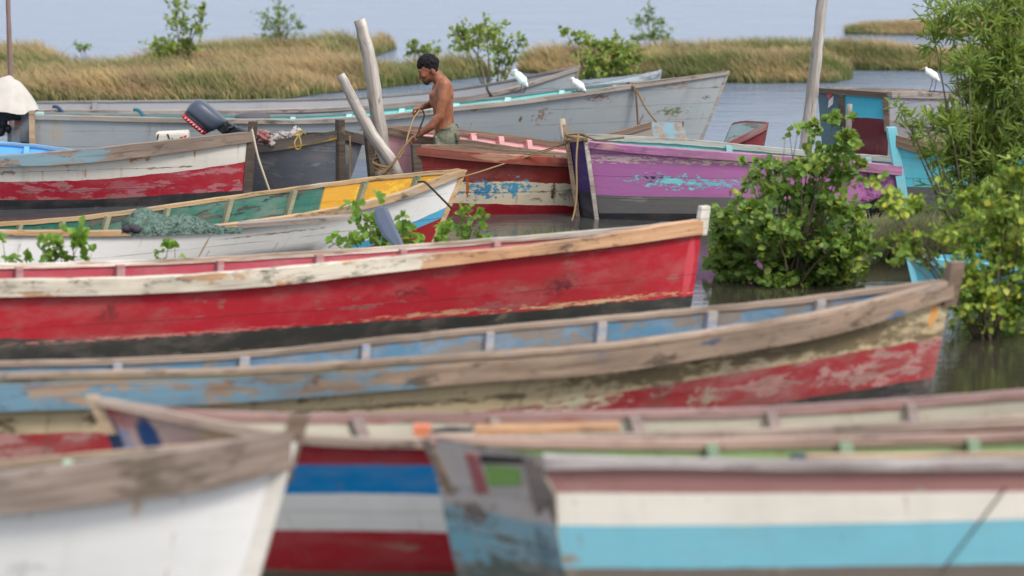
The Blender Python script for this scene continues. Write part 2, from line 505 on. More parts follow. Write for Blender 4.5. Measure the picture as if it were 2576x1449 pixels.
    if deck:
        t1_ = B.near_t(deck[0]); M = MB(); G = []; U = []
        for i in range(13):
            t = t1_ * i / 12; p0, p1 = Gxy(t, 1), Gxy(t, -1); G.append([(p0[0], p0[1], zni(t) + .016), (p1[0], p1[1], zfi(t) + .016)]); U.append([(t * L, 0), (t * L, 2 * hb(t))])
        M.grid(G, U); M.build('foredeck', deck[1], root)
    # stem
    if post is not None:
        M = MB(); up = Vector((Txy[0] - Wb[0], Txy[1] - Wb[1], zt)).normalized()
        b0 = Vector((Wb[0], Wb[1], 0)).lerp(Vector((Txy[0], Txy[1], zt)), post_low) if post_low > 0 else Vector((Wb[0], Wb[1], 0)) - up * .3; t1 = Vector((Txy[0], Txy[1], zt)) + up * post[0]
        tb = Vector((Txy[0], Txy[1], zt))
        hw = post[1] if len(post) > 1 else .03; fa = post[2] if len(post) > 2 else .045
        rings = []
        for q, sc_ in ((b0, 1.0), (b0 * .5 + tb * .5, 1.0), (tb, 1.0), (tb + up * post[0] * .5, .98), (t1, .9)):
            rings.append([q + n3 * hw * sc_ * i + a3 * fa * j for i, j in ((1, -.8), (1, 1), (-1, 1), (-1, -.8))])
        if a[0] < 0: rings = [g[::-1] for g in rings]
        M.loft(rings, False); M.build('stem_post', postm or rail, root)
    B.root = root; B.G = lambda t, sd: Vector((*Gxy(t, sd), zni(t) if sd > 0 else zfi(t)))
    B.inner = inner; B.zn = zni; B.zf = zfi; B.a = a3; B.n = n3; B.L = L; B.find = find; B.top = Vector((Txy[0], Txy[1], zt)); B.wl = Vector((Wb[0], Wb[1], 0))
    return B

# ------------------------------------------------------------------ timber and paint tones
W_TAN = wood('timber_tan', (150, 122, 98), (186, 160, 132), (128, 118, 110), .35, .3)
W_BROWN = wood('timber_brown', (104, 84, 70), (140, 118, 100), (86, 80, 78), .3, .35)
W_GREY = wood('timber_grey', (128, 116, 108), (172, 160, 150), (112, 96, 86), .3, .3)
W_BLUE = wood('timber_brown_blue', (120, 100, 84), (160, 136, 112), (72, 116, 150), .34, .35)
W_ORANGE = wood('timber_orange', (164, 118, 82), (196, 152, 112), (150, 134, 120), .3, .35)
W_DRIFT = wood('timber_driftwood', (158, 150, 141), (206, 198, 188), (136, 122, 112), .22, .35, .6)
W_PALE = wood('timber_pale_paint', (172, 150, 126), (200, 182, 160), (226, 220, 204), .62, .35)
W_YEL = wood('timber_ochre', (174, 138, 96), (200, 170, 130), (184, 172, 154), .46, .4)
W_DARK = wood('timber_dark', (62, 54, 48), (96, 84, 74), (120, 108, 92), .25, .3)

GRN_GREY = (150, 146, 138)

# ---- boat A: white hull, lower left, bow to the right
A = boat('fishing_boat', 'white hulled wooden boat with a thick brown rail in the lower left corner', (604, 1575), (745, 1085), (-1500, 1530), 1.45,
    near=[(-600, 1262), (0, 1196), (275, 1160), (500, 1128), (745, 1085)], far=[(-400, 1185), (0, 1165), (275, 1139), (500, 1120), (745, 1085)],
    railb=[(-600, 1330), (0, 1294), (300, 1262), (500, 1235), (735, 1178)], lines=[],
    hull=dict(bands=[((236, 234, 230), (205, 196, 184), .14)], grime=.13, drip=.06, seam=0, patches=[(345, 1272, 18, 50, (214, 178, 140), .9, .9), (60, 1430, 60, 30, (214, 212, 208), .9, .8)]),
    lining=paint('pale_cyan_lining', [((188, 208, 206), (150, 140, 130), .25)], seam=.2), rail=wood('timber_grey_brown', (122, 104, 92), (160, 144, 132), (104, 92, 80), .3, .3),
    frail=W_TAN, ribs=[180, 430], ribm=plain('mint_rib_paint', (168, 204, 178)), full=.35, p=1.8, post=(.1, .045, .06), postm=W_BROWN, post_low=.74, rw=(.04, .05))
MB_ = MB()
MB_.box((A.top + A.wl) / 2 + Vector((-.02, 0, .0)) - A.n * -.0, A.a * .05, A.n * .052, (A.top - A.wl) / 2 * .9 + Vector((0, 0, 0)))
MB_.build('stem_facing', paint('stem_white', [((228, 222, 210), (190, 170, 150), .2)], seam=0), A.root)

# ---- boat B: red, blue and white stripes behind A and C, bow to the left
B_ = boat('fishing_boat', 'boat striped red, blue and white with a cream inside behind the white hull', (425, 1438), (235, 1003), (3300, 1335), 1.5,
    near=[(235, 1003), (440, 1043), (640, 1082), (760, 1100), (900, 1107), (1200, 1106), (1500, 1100), (1800, 1090), (2300, 1068), (2576, 1050), (3200, 1020)],
    far=[(235, 1003), (420, 1030), (700, 1043), (1000, 1043), (1300, 1040), (1900, 1028), (2280, 1006), (2576, 984), (3200, 940)],
    railb=[(235, 1018), (440, 1062), (640, 1102), (760, 1118), (900, 1126), (1200, 1126), (1800, 1110), (2576, 1074)],
    lines=[[(235, 1045), (440, 1130), (760, 1168), (900, 1168), (1100, 1170), (2576, 1140)], [(235, 1075), (440, 1210), (730, 1241), (900, 1240), (1130, 1246), (2576, 1200)],
           [(235, 1110), (440, 1300), (700, 1332), (900, 1332), (1150, 1340), (2576, 1270)], [(235, 1140), (440, 1385), (700, 1432), (1150, 1440), (2576, 1340)]],
    hull=dict(bands=[((158, 46, 52), (170, 110, 100), .3), ((0, 116, 176), (60, 104, 140), .1), ((206, 208, 206), (172, 172, 166), .25), ((150, 36, 46), (160, 96, 90), .38), ((104, 96, 84), (140, 128, 112), .3)],
        edge=.1, grime=.2, drip=.08, patches=[(420, 1090, 200, 90, (188, 160, 150), .5, .6), (272, 1090, 30, 80, (42, 60, 88), .4, .3), (374, 1100, 24, 50, (44, 74, 120), .45, .2), (560, 1100, 90, 30, (196, 172, 130), .8, .7)]),
    lining=paint('cream_lining', [((170, 164, 146), (142, 128, 114), .4)], seam=.16, grime=.3), rail=wood('timber_pink_orange', (160, 138, 122), (186, 166, 150), (168, 140, 130), .3, .4, 1, [(6.3, 99, (190, 122, 84), .9)]),
    frail=wood('timber_rose', (140, 108, 102), (170, 140, 134), (150, 70, 66), .3, .3), ribs=[890, 1235, 1590, 1930, 2280, 2620], ribm=wood('timber_rib_rose', (150, 132, 128), (178, 160, 156)), full=.4, p=1.8,
    post=(.02, .03), postm=W_TAN, post_low=.8, rw=(.03, .05), rib_w=.035)
m = MB(); ta, tb = B_.near_t(1195), B_.near_t(1560)
p0, p1 = B_.G(ta, 1), B_.G(tb, 1)
m.box((p0 + p1) / 2 + Vector((0, .16, .03)), (p1 - p0) / 2, Vector((0, .09, 0)), Vector((0, 0, .016)))
tag(m.build('loose_plank', W_ORANGE), 'orange brown loose plank lying along the rail of the striped boat', 'plank')
m = MB(); p0 = at(1062, 1083, 24.55); m.box(p0 + Vector((.0, 0, 0)), Vector((.05, 0, 0)), Vector((0, .05, 0)), Vector((0, 0, .035)))
tag(m.build('wooden_block', plain('orange_block', (214, 128, 92))), 'small orange wooden block beside the grey blunt bow', 'block')
m = MB(); a0, a1 = at(1072, 1087, 24.6), at(1190, 1082, 24.75); m.tube([a0, (a0 + a1) / 2 + Vector((0, .03, .005)), a1], [.012, .016, .012])
tag(m.build('dark_rope', plain('navy_rope', (22, 28, 44), .9)), 'short dark navy rope lying behind the grey blunt bow', 'rope')

# ---- boat C: blunt grey end at left, lower right
Cb = boat('fishing_boat', 'turquoise and cream striped boat with a weathered blunt end in the lower right corner', (1318, 1575), (1220, 1128), ('h', 9, 7.0), 1.3,
    near=[(1365, 1150), (1600, 1158), (2000, 1164), (2576, 1162), (3200, 1150)], far=[(1075, 1096), (1300, 1104), (1560, 1108), (2000, 1104), (2576, 1090), (3200, 1060)],
    railb=[(1365, 1182), (1600, 1178), (2000, 1184), (2576, 1182), (3200, 1172)],
    lines=[[(1365, 1240), (1600, 1240), (2000, 1241), (2576, 1237)], [(1380, 1322), (2000, 1320), (2576, 1306)], [(1400, 1430), (2000, 1427), (2576, 1418)]],
    hull=dict(bands=[((158, 114, 108), (172, 150, 140), .3), ((230, 222, 208), (214, 190, 164), .2), ((122, 186, 200), (150, 190, 196), .2), ((112, 104, 94), (140, 130, 116), .3)], edge=.07, grime=.14, drip=.06, seam=0,
        patches=[(1385, 1280, 12, 130, (176, 156, 130), .6, .6), (1430, 1408, 30, 22, (150, 130, 108), 1.2, .5)]),
    lining=paint('green_lining', [((124, 148, 92), (112, 104, 74), .4)], seam=.15), rail=wood('timber_silver', (150, 140, 136), (186, 178, 174), (160, 120, 112), .25, .2),
    frail=wood('timber_pinkish', (160, 128, 116), (190, 160, 146), (150, 120, 110), .3, .3), ribs=[1785, 2115, 2440, 2760], ribm=plain('pale_green_rib', (138, 156, 130)),
    hb0=.35, skew=.27, full=.4, p=1.8, sr=.8, rw=(.035, .05), rib_w=.04,
    panel=paint('blunt_end_paint', [((182, 172, 166), (140, 122, 110), .4), ((184, 176, 170), (150, 136, 124), .4), ((128, 166, 176), (104, 112, 102), .5), ((134, 132, 126), (100, 104, 96), .5)], edge=.35, grime=.5, seam=.26, drip=.35,
        patches=[(.3, .3, .5, .16, (96, 104, 94), 1.0, .6), (.62, .42, .3, .12, (120, 168, 180), 1.1, .4), (.25, .12, .5, .12, (84, 88, 78), 1.0, .6), (.5, .62, .16, .1, (112, 92, 80), 1.2, .6), (.1, .5, .12, .12, (104, 128, 134), 1.2, .5)]))
# opening in the blunt end: green board seen through it, red frame board, dark strip painting in the shade of the gap
def on_panel(u, v, off=.0):
    n = Vector((-Cb.a.x, -Cb.a.y, 0)); best = None
    # plane of the end through its two upper corners and the waterline centre
    c1, c2 = Cb.G(0, 1), Cb.G(0, -1); c3 = Vector((Cb.wl.x, Cb.wl.y, 0))
    N = (c2 - c1).cross(c3 - c1).normalized()
    if N.y > 0: N = -N
    r = Vector(ray(u, v)).normalized(); o = Vector((0, 0, H))
    k = (c1 - o).dot(N) / r.dot(N)
    return o + r * k + N * off
def panel_quad(name, q, mat, th=.014):
    P0 = [on_panel(u, v, .0) for u, v in q]; P1 = [on_panel(u, v, th) for u, v in q]
    M = MB(); M.add(P0 + P1, [(0, 1, 2, 3), (7, 6, 5, 4), (0, 4, 5, 1), (1, 5, 6, 2), (2, 6, 7, 3), (3, 7, 4, 0)]); return M.build(name, mat, Cb.root)
panel_quad('end_board_or_gap', [(1222, 1168), (1308, 1176), (1312, 1218), (1232, 1222)], paint('green_board', [((122, 162, 84), (110, 120, 80), .3)], seam=0), .012)
panel_quad('end_board_or_gap', [(1208, 1142), (1322, 1150), (1316, 1166), (1212, 1164)], plain('gap_shade_strip', (58, 54, 52)), .010)
panel_quad('end_board_or_gap', [(1172, 1138), (1200, 1141), (1232, 1238), (1204, 1242)], paint('red_board', [((160, 92, 92), (150, 130, 122), .5)], seam=0), .016)
panel_quad('end_board_or_gap', [(1318, 1152), (1352, 1156), (1400, 1240), (1402, 1330), (1352, 1300)], W_GREY, .02)
panel_quad('end_board_or_gap', [(1062, 1098), (1088, 1106), (1150, 1240), (1128, 1240)], W_TAN, .02)

# ---- boat D: long brown and blue boat, bow to the right
D = boat('fishing_boat', 'long boat with a brown and blue rail over a cream and faded red hull', (2335, 1000), (2398, 702), (-1100, 1222), 1.5,
    near=[(-700, 962), (0, 943), (300, 938), (600, 931), (900, 912), (1200, 892), (1500, 872), (1800, 832), (2100, 780), (2398, 706)],
    far=[(-700, 928), (0, 913), (300, 906), (600, 891), (900, 860), (1200, 829), (1500, 802), (1800, 774), (2000, 754), (2200, 729), (2398, 704)],
    railb=[(-700, 1056), (0, 1036), (600, 1013), (900, 990), (1200, 963), (1500, 942), (1800, 897), (2100, 842), (2396, 752)],
    lines=[[(-700, 1110), (0, 1092), (600, 1078), (1000, 1052), (1250, 1030), (1700, 962), (2000, 912), (2380, 845)], [(-700, 1190), (0, 1165), (1000, 1120), (1700, 1050), (1950, 1016), (2200, 975), (2335, 952)]],
    hull=dict(bands=[((196, 178, 140), (122, 104, 78), .4), ((158, 50, 56), (176, 128, 122), .52), ((52, 52, 52), (92, 84, 74), .3)], edge=.16, grime=.6, drip=.4, seam=.24,
        patches=[(2080, 850, 420, 60, (120, 106, 80), .7, .5), (1600, 945, 330, 34, (126, 112, 84), .9, .5), (1000, 1020, 500, 10, (110, 94, 72), 1.2, .6), (2350, 790, 16, 52, (212, 150, 82), .5, .5), (1440, 1010, 170, 22, (206, 196, 164), 1.4, .6), (1780, 1000, 60, 40, (168, 150, 130), 1.4, .7), (1848, 885, 9, 9, (206, 186, 160), .1, .4), (2120, 940, 120, 30, (176, 136, 128), 1.5, .7)]),
    lining=paint('blue_lining', [((66, 108, 132), (118, 110, 102), .56)], seam=.17, grime=.5), rail=wood('timber_brown_blue_d', (126, 106, 90), (160, 138, 118), (80, 106, 136), .22, .35, 1, [(3.9, 99, (104, 136, 152), .68), (1.2, 2.6, (66, 86, 118), .25)]), cap=(.034, .034), post_low=.78, frail=wood('timber_light', (146, 124, 106), (178, 156, 136), (150, 140, 134), .3, .3), ribs=[285, 605, 915, 1225, 1505, 1785, 2060],
    ribm=wood('timber_rib_grey', (140, 132, 128), (170, 164, 160), (112, 140, 176), .35), full=.4, p=1.8, post=(.13, .05, .06), postm=W_BROWN, rw=(.045, .05), frail_h=.035, rib_w=.032)

# ---- boat E: red boat
E = boat('fishing_boat', 'long bright red boat with an orange wood rail and a white stem post', (1738, 772), (1768, 560), (-1000, 952), 1.4,
    near=[(-600, 712), (0, 706), (400, 699), (800, 668), (1000, 648), (1300, 624), (1500, 597), (1768, 553)],
    far=[(-600, 672), (0, 666), (400, 656), (700, 640), (1000, 621), (1200, 605), (1400, 590), (1600, 572), (1768, 553)],
    railb=[(-600, 756), (0, 748), (400, 738), (700, 718), (900, 695), (1100, 672), (1300, 648), (1500, 626), (1765, 590)],
    lines=[[(-600, 862), (0, 853), (300, 850), (600, 834), (900, 812), (1200, 794), (1500, 766), (1740, 746)]],
    hull=dict(bands=[((176, 38, 50), (172, 84, 86), .34), ((56, 57, 54), (96, 92, 80), .42)], edge=.1, grime=.32, drip=.12, seam=.3,
        patches=[(1030, 735, 62, 26, (112, 46, 48), 1.6, 1.0), (1415, 720, 75, 40, (112, 44, 50), 1.4, 1.0), (280, 715+70, 40, 40, (128, 52, 52), 1.4, 1.0), (1500, 757, 240, 6, (206, 170, 130), 2.2, .4), (1100, 790, 240, 7, (200, 150, 120), 2.2, .5), (1250, 770, 110, 20, (150, 92, 92), 1.6, .9), (400, 845, 420, 6, (196, 130, 120), 2.0, .6), (1733, 668, 16, 90, (196, 74, 84), .3, .5)]),
    lining=paint('crimson_lining', [((162, 62, 76), (120, 100, 96), .32)], seam=.16), rail=wood('timber_orange_white', (176, 132, 98), (206, 164, 126), (190, 172, 152), .2, .4, 1, [(2.5, 99, (214, 204, 184), .74)]), post_low=.86, frail=W_PALE, ribs=[40, 295, 545, 795, 1010, 1245],
    ribm=wood('timber_rib_crimson', (170, 120, 122), (190, 150, 150), (160, 60, 76), .4), full=.42, p=1.9, post=(.14, .04, .045), postm=wood('timber_white_post', (200, 190, 176), (226, 220, 208), (150, 130, 112), .25), rw=(.035, .05), frail_h=.04)

# ---- boat F: white hull, green and yellow inside
F = boat('fishing_boat', 'white boat with a green and yellow inside and ochre rails, blue stripe at its bow', (1090, 608), (1166, 430), (-900, 772), 1.45,
    near=[(-600, 590), (0, 582), (300, 583), (500, 573), (700, 549), (850, 525), (1000, 488), (1166, 429)],
    far=[(-600, 584), (0, 562), (200, 546), (400, 520), (600, 492), (800, 465), (1000, 441), (1166, 426)],
    railb=[(-600, 600), (0, 593), (300, 594), (500, 585), (700, 563), (850, 541), (1000, 505), (1164, 444)],
    lines=[[(-600, 712), (0, 706), (400, 690), (700, 660), (870, 622), (1010, 571), (1152, 508)], [(-600, 724), (0, 722), (400, 706), (700, 678), (870, 640), (1010, 590), (1145, 534)]],
    hull=dict(bands=[((230, 229, 226), (190, 176, 158), .18), ((84, 164, 198), (150, 180, 190), .2), ((150, 34, 42), (128, 60, 58), .25)], edge=.1, grime=.08, drip=.12, seam=.23,
        patches=[(516, 622, 3.5, 50, (176, 150, 108), .4, .4), (100, 600, 6, 12, (120, 90, 80), .4, .4), (700, 588, 190, 3, (150, 130, 110), 1.6, .5)]),
    lining=paint('green_yellow_lining', [((12, 90, 75), (28, 52, 48), .52)], seam=.17, grime=.3, drip=.4, patches=[(-.16, .1, 1.38, 2.0, (190, 138, 30), .0, .03), (.62, .35, .5, .3, (206, 170, 50), 1.2, .5)]),
    rail=W_YEL, frail=W_YEL, ribs=[45, 150, 265, 415, 575, 735, 910, 1045], ribm=wood('timber_rib_green', (104, 108, 92), (140, 136, 108), (44, 104, 86), .45), full=.5, p=1.9, wlr=.92, post=(.01, .02, .03), rw=(.025, .045), frail_h=.035, rib_w=.02)

# ---- boat G: white over red, left
G = boat('fishing_boat', 'white over red boat with a sky blue inside and a dark stem post', (622, 510), (637, 318), (-900, 512), 1.4,
    near=[(-600, 402), (0, 394), (200, 379), (400, 358), (637, 333)], far=[(-600, 314), (-300, 336), (0, 358), (100, 367), (205, 379), (300, 373), (400, 361), (637, 334)], ribs=[-30, 70, 172], ribm=plain('blue_rib', (120, 184, 230)), frail_h=.03,
    frail=wood('timber_blue_rail', (120, 170, 204), (140, 186, 216), (100, 110, 116), .2), railb=[(-600, 424), (0, 420), (150, 415), (300, 402), (500, 376), (634, 357)],
    lines=[[(-600, 458), (0, 457), (250, 451), (400, 437), (632, 405)], [(-600, 503), (0, 503), (250, 501), (400, 492), (628, 478)]],
    hull=dict(bands=[((212, 206, 194), (156, 140, 124), .4), ((158, 32, 48), (176, 100, 108), .52), ((44, 45, 48), (74, 72, 70), .3)], edge=.12, grime=.2, drip=.2, seam=.2,
        patches=[(490, 385, 5, 18, (176, 116, 66), .5, .9), (215, 436, 5, 18, (180, 126, 74), .5, .9), (345, 398, 30, 7, (176, 136, 96), 1.4, .7), (335, 405, 10, 8, (180, 130, 80), 1.2, .5), (370, 400, 8, 8, (170, 130, 90), 1.4, .5), (310, 468, 70, 22, (160, 84, 92), 1.0, .7)]),
    lining=paint('sky_blue_lining', [((104, 172, 224), (140, 180, 210), .2)], seam=.14, grime=.1, drip=.1), rail=wood('timber_rail_bluegrey', (124, 106, 94), (150, 134, 120), (128, 148, 152), .2, .3, 1, [(1.2, 99, (122, 146, 154), .58)]), full=.5, p=2.0, post=(.05, .03, .05), postm=W_DARK, rw=(.03, .05))

# ---- boat H: dark grey boat facing the viewer
Hb = boat('fishing_boat', 'dark grey boat with a worn yellow rail, bow facing the camera by two poles', (858, 505), (856, 326), ('h', 116, 3.3), 1.6,
    near=[(420, 352), (560, 358), (650, 358), (760, 344), (856, 330)], railb=[(420, 372), (560, 380), (650, 383), (760, 368), (852, 350)],
    hull=dict(bands=[((116, 118, 122), (154, 154, 152), .44)], seam=.26, grime=.5, drip=.5), lining=plain('dark_lining', (70, 66, 62)), rail=wood('timber_worn_yellow', (92, 84, 78), (124, 112, 98), (178, 142, 58), .62, .3), frail=W_DARK,
    full=.42, p=1.7, post=(.1, .035, .05), postm=W_DARK, rw=(.03, .05), frail_h=.09)

# ---- boat I: pink boat behind the man
Ib = boat('fishing_boat', 'pale pink boat behind the man, bow hidden by the two poles', (944, 507), (926, 330), ('h', 31, 2.7), 1.15,
    near=[(926, 318), (985, 324), (1050, 342), (1150, 352), (1410, 386), (1600, 396)], far=[(926, 318), (1060, 321), (1150, 328), (1310, 346), (1450, 366), (1600, 380)],
    railb=[(926, 332), (985, 340), (1050, 358), (1150, 370), (1410, 402)], hull=dict(bands=[((206, 152, 156), (150, 110, 106), .26)], seam=.24, grime=.2, patches=[(930, 430, 22, 130, (46, 40, 38), .3, .5)]),  # dark patch paints the shadow side of the bow into the hull colour
    lining=paint('pink_lining', [((214, 164, 164), (150, 110, 106), .3)], seam=.14), rail=W_BROWN, full=.5, post=(.02, .03, .05), postm=W_DARK, ribs=[1180, 1250, 1320])

# ---- boat J: red brown boat, bow left
J = boat('fishing_boat', 'red brown boat with a peeling white band beside the purple hull', (1056, 542), (1045, 368), ('h', 24, 3.0), 1.05,
    near=[(1045, 372), (1200, 386), (1430, 400), (1700, 404)], far=[(1045, 366), (1150, 366), (1300, 380), (1430, 388), (1700, 398)], railb=[(1045, 390), (1200, 406), (1430, 420), (1700, 424)],
    lines=[[(1045, 446), (1150, 455), (1300, 456), (1450, 462)], [(1045, 500), (1150, 510), (1300, 514), (1450, 520)]],
    hull=dict(bands=[((120, 40, 36), (150, 84, 70), .3), ((204, 190, 162), (150, 140, 124), .34), ((132, 20, 30), (150, 80, 74), .3)], edge=.28, grime=.2, drip=.2, seam=.24,
        patches=[(1215, 478, 46, 20, (62, 128, 160), 2.4, .3), (1300, 470, 36, 20, (70, 140, 168), 2.4, .3), (1175, 470, 5, 40, (160, 90, 40), .9, .4), (1392, 482, 10, 26, (80, 60, 44), 1.0, .5), (1430, 490, 30, 20, (140, 134, 120), 1.4, .6)]),
    lining=paint('brown_lining', [((134, 116, 102), (100, 84, 74), .3)], seam=.14), rail=wood('timber_red_rail', (132, 52, 42), (150, 76, 60), (176, 130, 104), .3, .3), frail=W_BROWN, full=.5, post=(.02, .03, .05), postm=W_DARK, ribs=[1395])

# ---- boat K: purple boat
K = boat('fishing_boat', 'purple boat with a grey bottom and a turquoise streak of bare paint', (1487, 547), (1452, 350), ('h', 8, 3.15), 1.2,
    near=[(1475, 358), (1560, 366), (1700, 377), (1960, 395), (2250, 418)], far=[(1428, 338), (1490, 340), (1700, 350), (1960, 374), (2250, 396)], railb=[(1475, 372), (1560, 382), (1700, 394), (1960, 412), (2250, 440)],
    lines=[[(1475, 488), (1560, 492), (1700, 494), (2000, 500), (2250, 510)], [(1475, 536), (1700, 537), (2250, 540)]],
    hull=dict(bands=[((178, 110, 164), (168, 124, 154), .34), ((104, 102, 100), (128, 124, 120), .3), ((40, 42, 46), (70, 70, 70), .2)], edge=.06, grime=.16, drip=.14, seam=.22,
        patches=[(1690, 458, 66, 15, (132, 206, 212), 2.6, .25), (1640, 448, 20, 10, (60, 66, 84), 2.8, .3), (1800, 462, 60, 9, (112, 190, 200), 2.8, .3), (1560, 400, 110, 8, (220, 190, 184), 3.2, .2), (1830, 407, 120, 6, (222, 200, 180), 3.0, .2), (2200, 450, 70, 60, (92, 54, 96), .8, .7), (2225, 520, 80, 40, (18, 18, 22), .4, .3)]),  # near-black stern patch: black lower hull, with the shadow beneath painted in
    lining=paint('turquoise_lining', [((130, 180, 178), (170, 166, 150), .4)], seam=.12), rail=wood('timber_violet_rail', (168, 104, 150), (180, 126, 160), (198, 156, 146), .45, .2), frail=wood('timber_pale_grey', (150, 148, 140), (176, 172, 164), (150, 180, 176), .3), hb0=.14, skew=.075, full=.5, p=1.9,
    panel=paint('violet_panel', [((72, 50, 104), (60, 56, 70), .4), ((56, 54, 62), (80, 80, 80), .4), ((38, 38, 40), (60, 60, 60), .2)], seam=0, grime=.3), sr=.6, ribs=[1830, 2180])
for sd, tp in ((1, .03), (-1, .09)):
    g = K.G(0, sd); b = Vector((K.wl.x, K.wl.y, -.2)) + K.a * sd * .075 + K.n * sd * .105
    m = MB(); m.box((g + b) / 2 + (g - b).normalized() * tp - K.a * .012 + K.n * .01, K.a * .02, K.n * .024, (g - b) / 2 * 1.02)
    m.build('corner_post', W_DRIFT if sd > 0 else W_TAN, K.root)
m = MB(); g = K.G(0, -1) + Vector((-.03, 0, .05)); m.tube([g + Vector((0, 0, -.16)), g + Vector((-.02, 0, .1))], [.034, .03], 8)
m.build('mooring_bitt', W_PALE, K.root)

# ---- boat L: the long grey boat
Lb = boat('fishing_boat', 'longest grey boat with a turquoise inside and a tall pointed bow, egrets on its rail', (1757, 372), (1832, 181), (92, 392), 1.5,
    near=[(60, 291), (400, 299), (600, 302), (800, 302), (1000, 288), (1150, 270), (1279, 257), (1415, 239), (1549, 220), (1660, 206), (1832, 183)], far=[(60, 284), (600, 289), (800, 289), (1000, 270), (1150, 256), (1279, 241), (1415, 223), (1549, 211), (1660, 203), (1832, 182)],
    railb=[(60, 300), (600, 311), (800, 311), (1000, 299), (1150, 279), (1279, 266), (1415, 248), (1549, 229), (1660, 213), (1832, 188)], deck=(1598, W_GREY),
    hull=dict(bands=[((156, 162, 162), (122, 120, 114), .3)], seam=.17, grime=.3, drip=.22, patches=[(1690, 280, 34, 12, (104, 108, 78), 2.2, .4), (1605, 320, 5, 40, (120, 92, 70), 1.0, .5), (1610, 345, 10, 26, (110, 84, 66), 1.4, .5), (1360, 290, 18, 18, (136, 114, 96), 2.4, .6), (1310, 300, 6, 10, (110, 86, 60), .8, .5), (1500, 245, 30, 10, (120, 98, 84), 2.4, .4), (1700, 215, 44, 12, (146, 128, 120), 1.6, .5), (1775, 245, 10, 5, (110, 110, 110), 1.4, .4), (1190, 275, 10, 6, (140, 110, 60), 1.2, .4), (140, 330, 24, 60, (170, 160, 140), 1.4, .7)]),
    lining=paint('turquoise_bright_lining', [((124, 192, 186), (100, 156, 154), .2)], seam=0, grime=.05, drip=.05), rail=wood('timber_grey_rail', (150, 138, 128), (176, 164, 152), (150, 160, 160), .4), frail=wood('timber_grey_far_rail', (110, 112, 112), (140, 142, 142), (90, 100, 100), .3),
    ribs=[480, 608, 737, 879, 1013, 1150, 1279, 1415, 1549], ribm=plain('pale_turquoise_rib', (166, 216, 212)), full=.4, p=1.5, sr=.8, wlr=.86, post=(.01, .012, .02), rw=(.02, .05), frail_h=.025)
m = MB(); g = Lb.G(1, 1); m.box(g + Vector((-.03, -.03, -.16)), (.03, 0, 0), (0, .03, 0), (0, 0, .22)); m.build('stern_post', W_TAN, Lb.root)

# ---- boat M and N: grey boats behind L
Mb = boat('fishing_boat', 'second grey boat behind the longest one, nearest the marsh grass', (1425, 330), (1456, 167), (40, 333), 1.25,
    near=[(0, 279), (400, 279), (700, 277), (1000, 261), (1250, 232), (1456, 171)], far=[(0, 256), (400, 254), (700, 251), (900, 245), (1200, 216), (1400, 178), (1456, 167)], railb=[(0, 286), (700, 285), (1000, 269), (1250, 240), (1456, 178)],
    hull=dict(bands=[((146, 152, 154), (120, 120, 118), .3)], seam=.17, grime=.25), lining=paint('grey_inside', [((140, 142, 144), (118, 112, 110), .35)], seam=.13), rail=W_GREY, frail=wood('timber_grey_old', (128, 124, 122), (156, 152, 150), (108, 96, 90), .3), ribs=[240, 900], full=.45, p=1.7, post=(.01, .015, .02), rw=(.02, .045), frail_h=.02)
Nb = boat('fishing_boat', 'pale blue grey bow poking out between the two grey boats', (1642, 296), (1661, 178), ('h', 176, 2.4), .9,
    near=[(1100, 250), (1480, 218), (1560, 205), (1661, 180)], hull=dict(bands=[((170, 184, 194), (140, 146, 148), .3)], grime=.15), lining=plain('pale_grey_lining', (160, 168, 172)), rail=wood('timber_pale_blue', (160, 168, 172), (182, 190, 194)), full=.6, post=(.01, .015, .02), rw=(.02, .04))

# ---- boat O: small boats between purple and grey
O1 = boat('fishing_boat', 'small brown boat whose blunt bow with a blue grey panel rises behind the purple boat', (1702, 432), (1680, 308), ('h', 178, 2.3), .8,
    near=[(1300, 368), (1500, 345), (1570, 328), (1640, 308)], far=[(1300, 366), (1500, 342), (1640, 312), (1720, 307)], hull=dict(bands=[((146, 132, 122), (120, 104, 92), .4)], seam=.2, grime=.3, drip=.5),
    lining=plain('brown_grey_lining', (120, 108, 98)), rail=W_BROWN, hb0=.26, skew=.17, full=.5, panel=paint('bluegrey_panel', [((138, 156, 160), (160, 142, 128), .6)], seam=0, grime=.5, drip=.4, patches=[(.28, .42, .1, .22, (124, 164, 176), 1.4, .6)]), sr=.6, rw=(.015, .04))
O2 = boat('fishing_boat', 'dark red pointed bow with a grey green inside right of the tall grey bow', (1902, 452), (1930, 310), ('h', 173, 1.7), .85,
    near=[(1500, 384), (1700, 374), (1825, 362), (1878, 338), (1930, 312)], far=[(1500, 388), (1700, 378), (1818, 366), (1828, 345), (1839, 314), (1850, 310), (1930, 309)], railb=[(1500, 394), (1700, 384), (1825, 370), (1870, 356), (1930, 326)], hull=dict(bands=[((128, 52, 58), (150, 90, 90), .3)], seam=0, grime=.2),
    lining=paint('grey_green_inside', [((146, 166, 164), (134, 146, 136), .4)], seam=.15), rail=wood('timber_red_bow', (140, 70, 72), (158, 92, 92), (160, 130, 124), .3), full=.6, post=(.01, .015, .02), rw=(.02, .03), frail_h=.02)

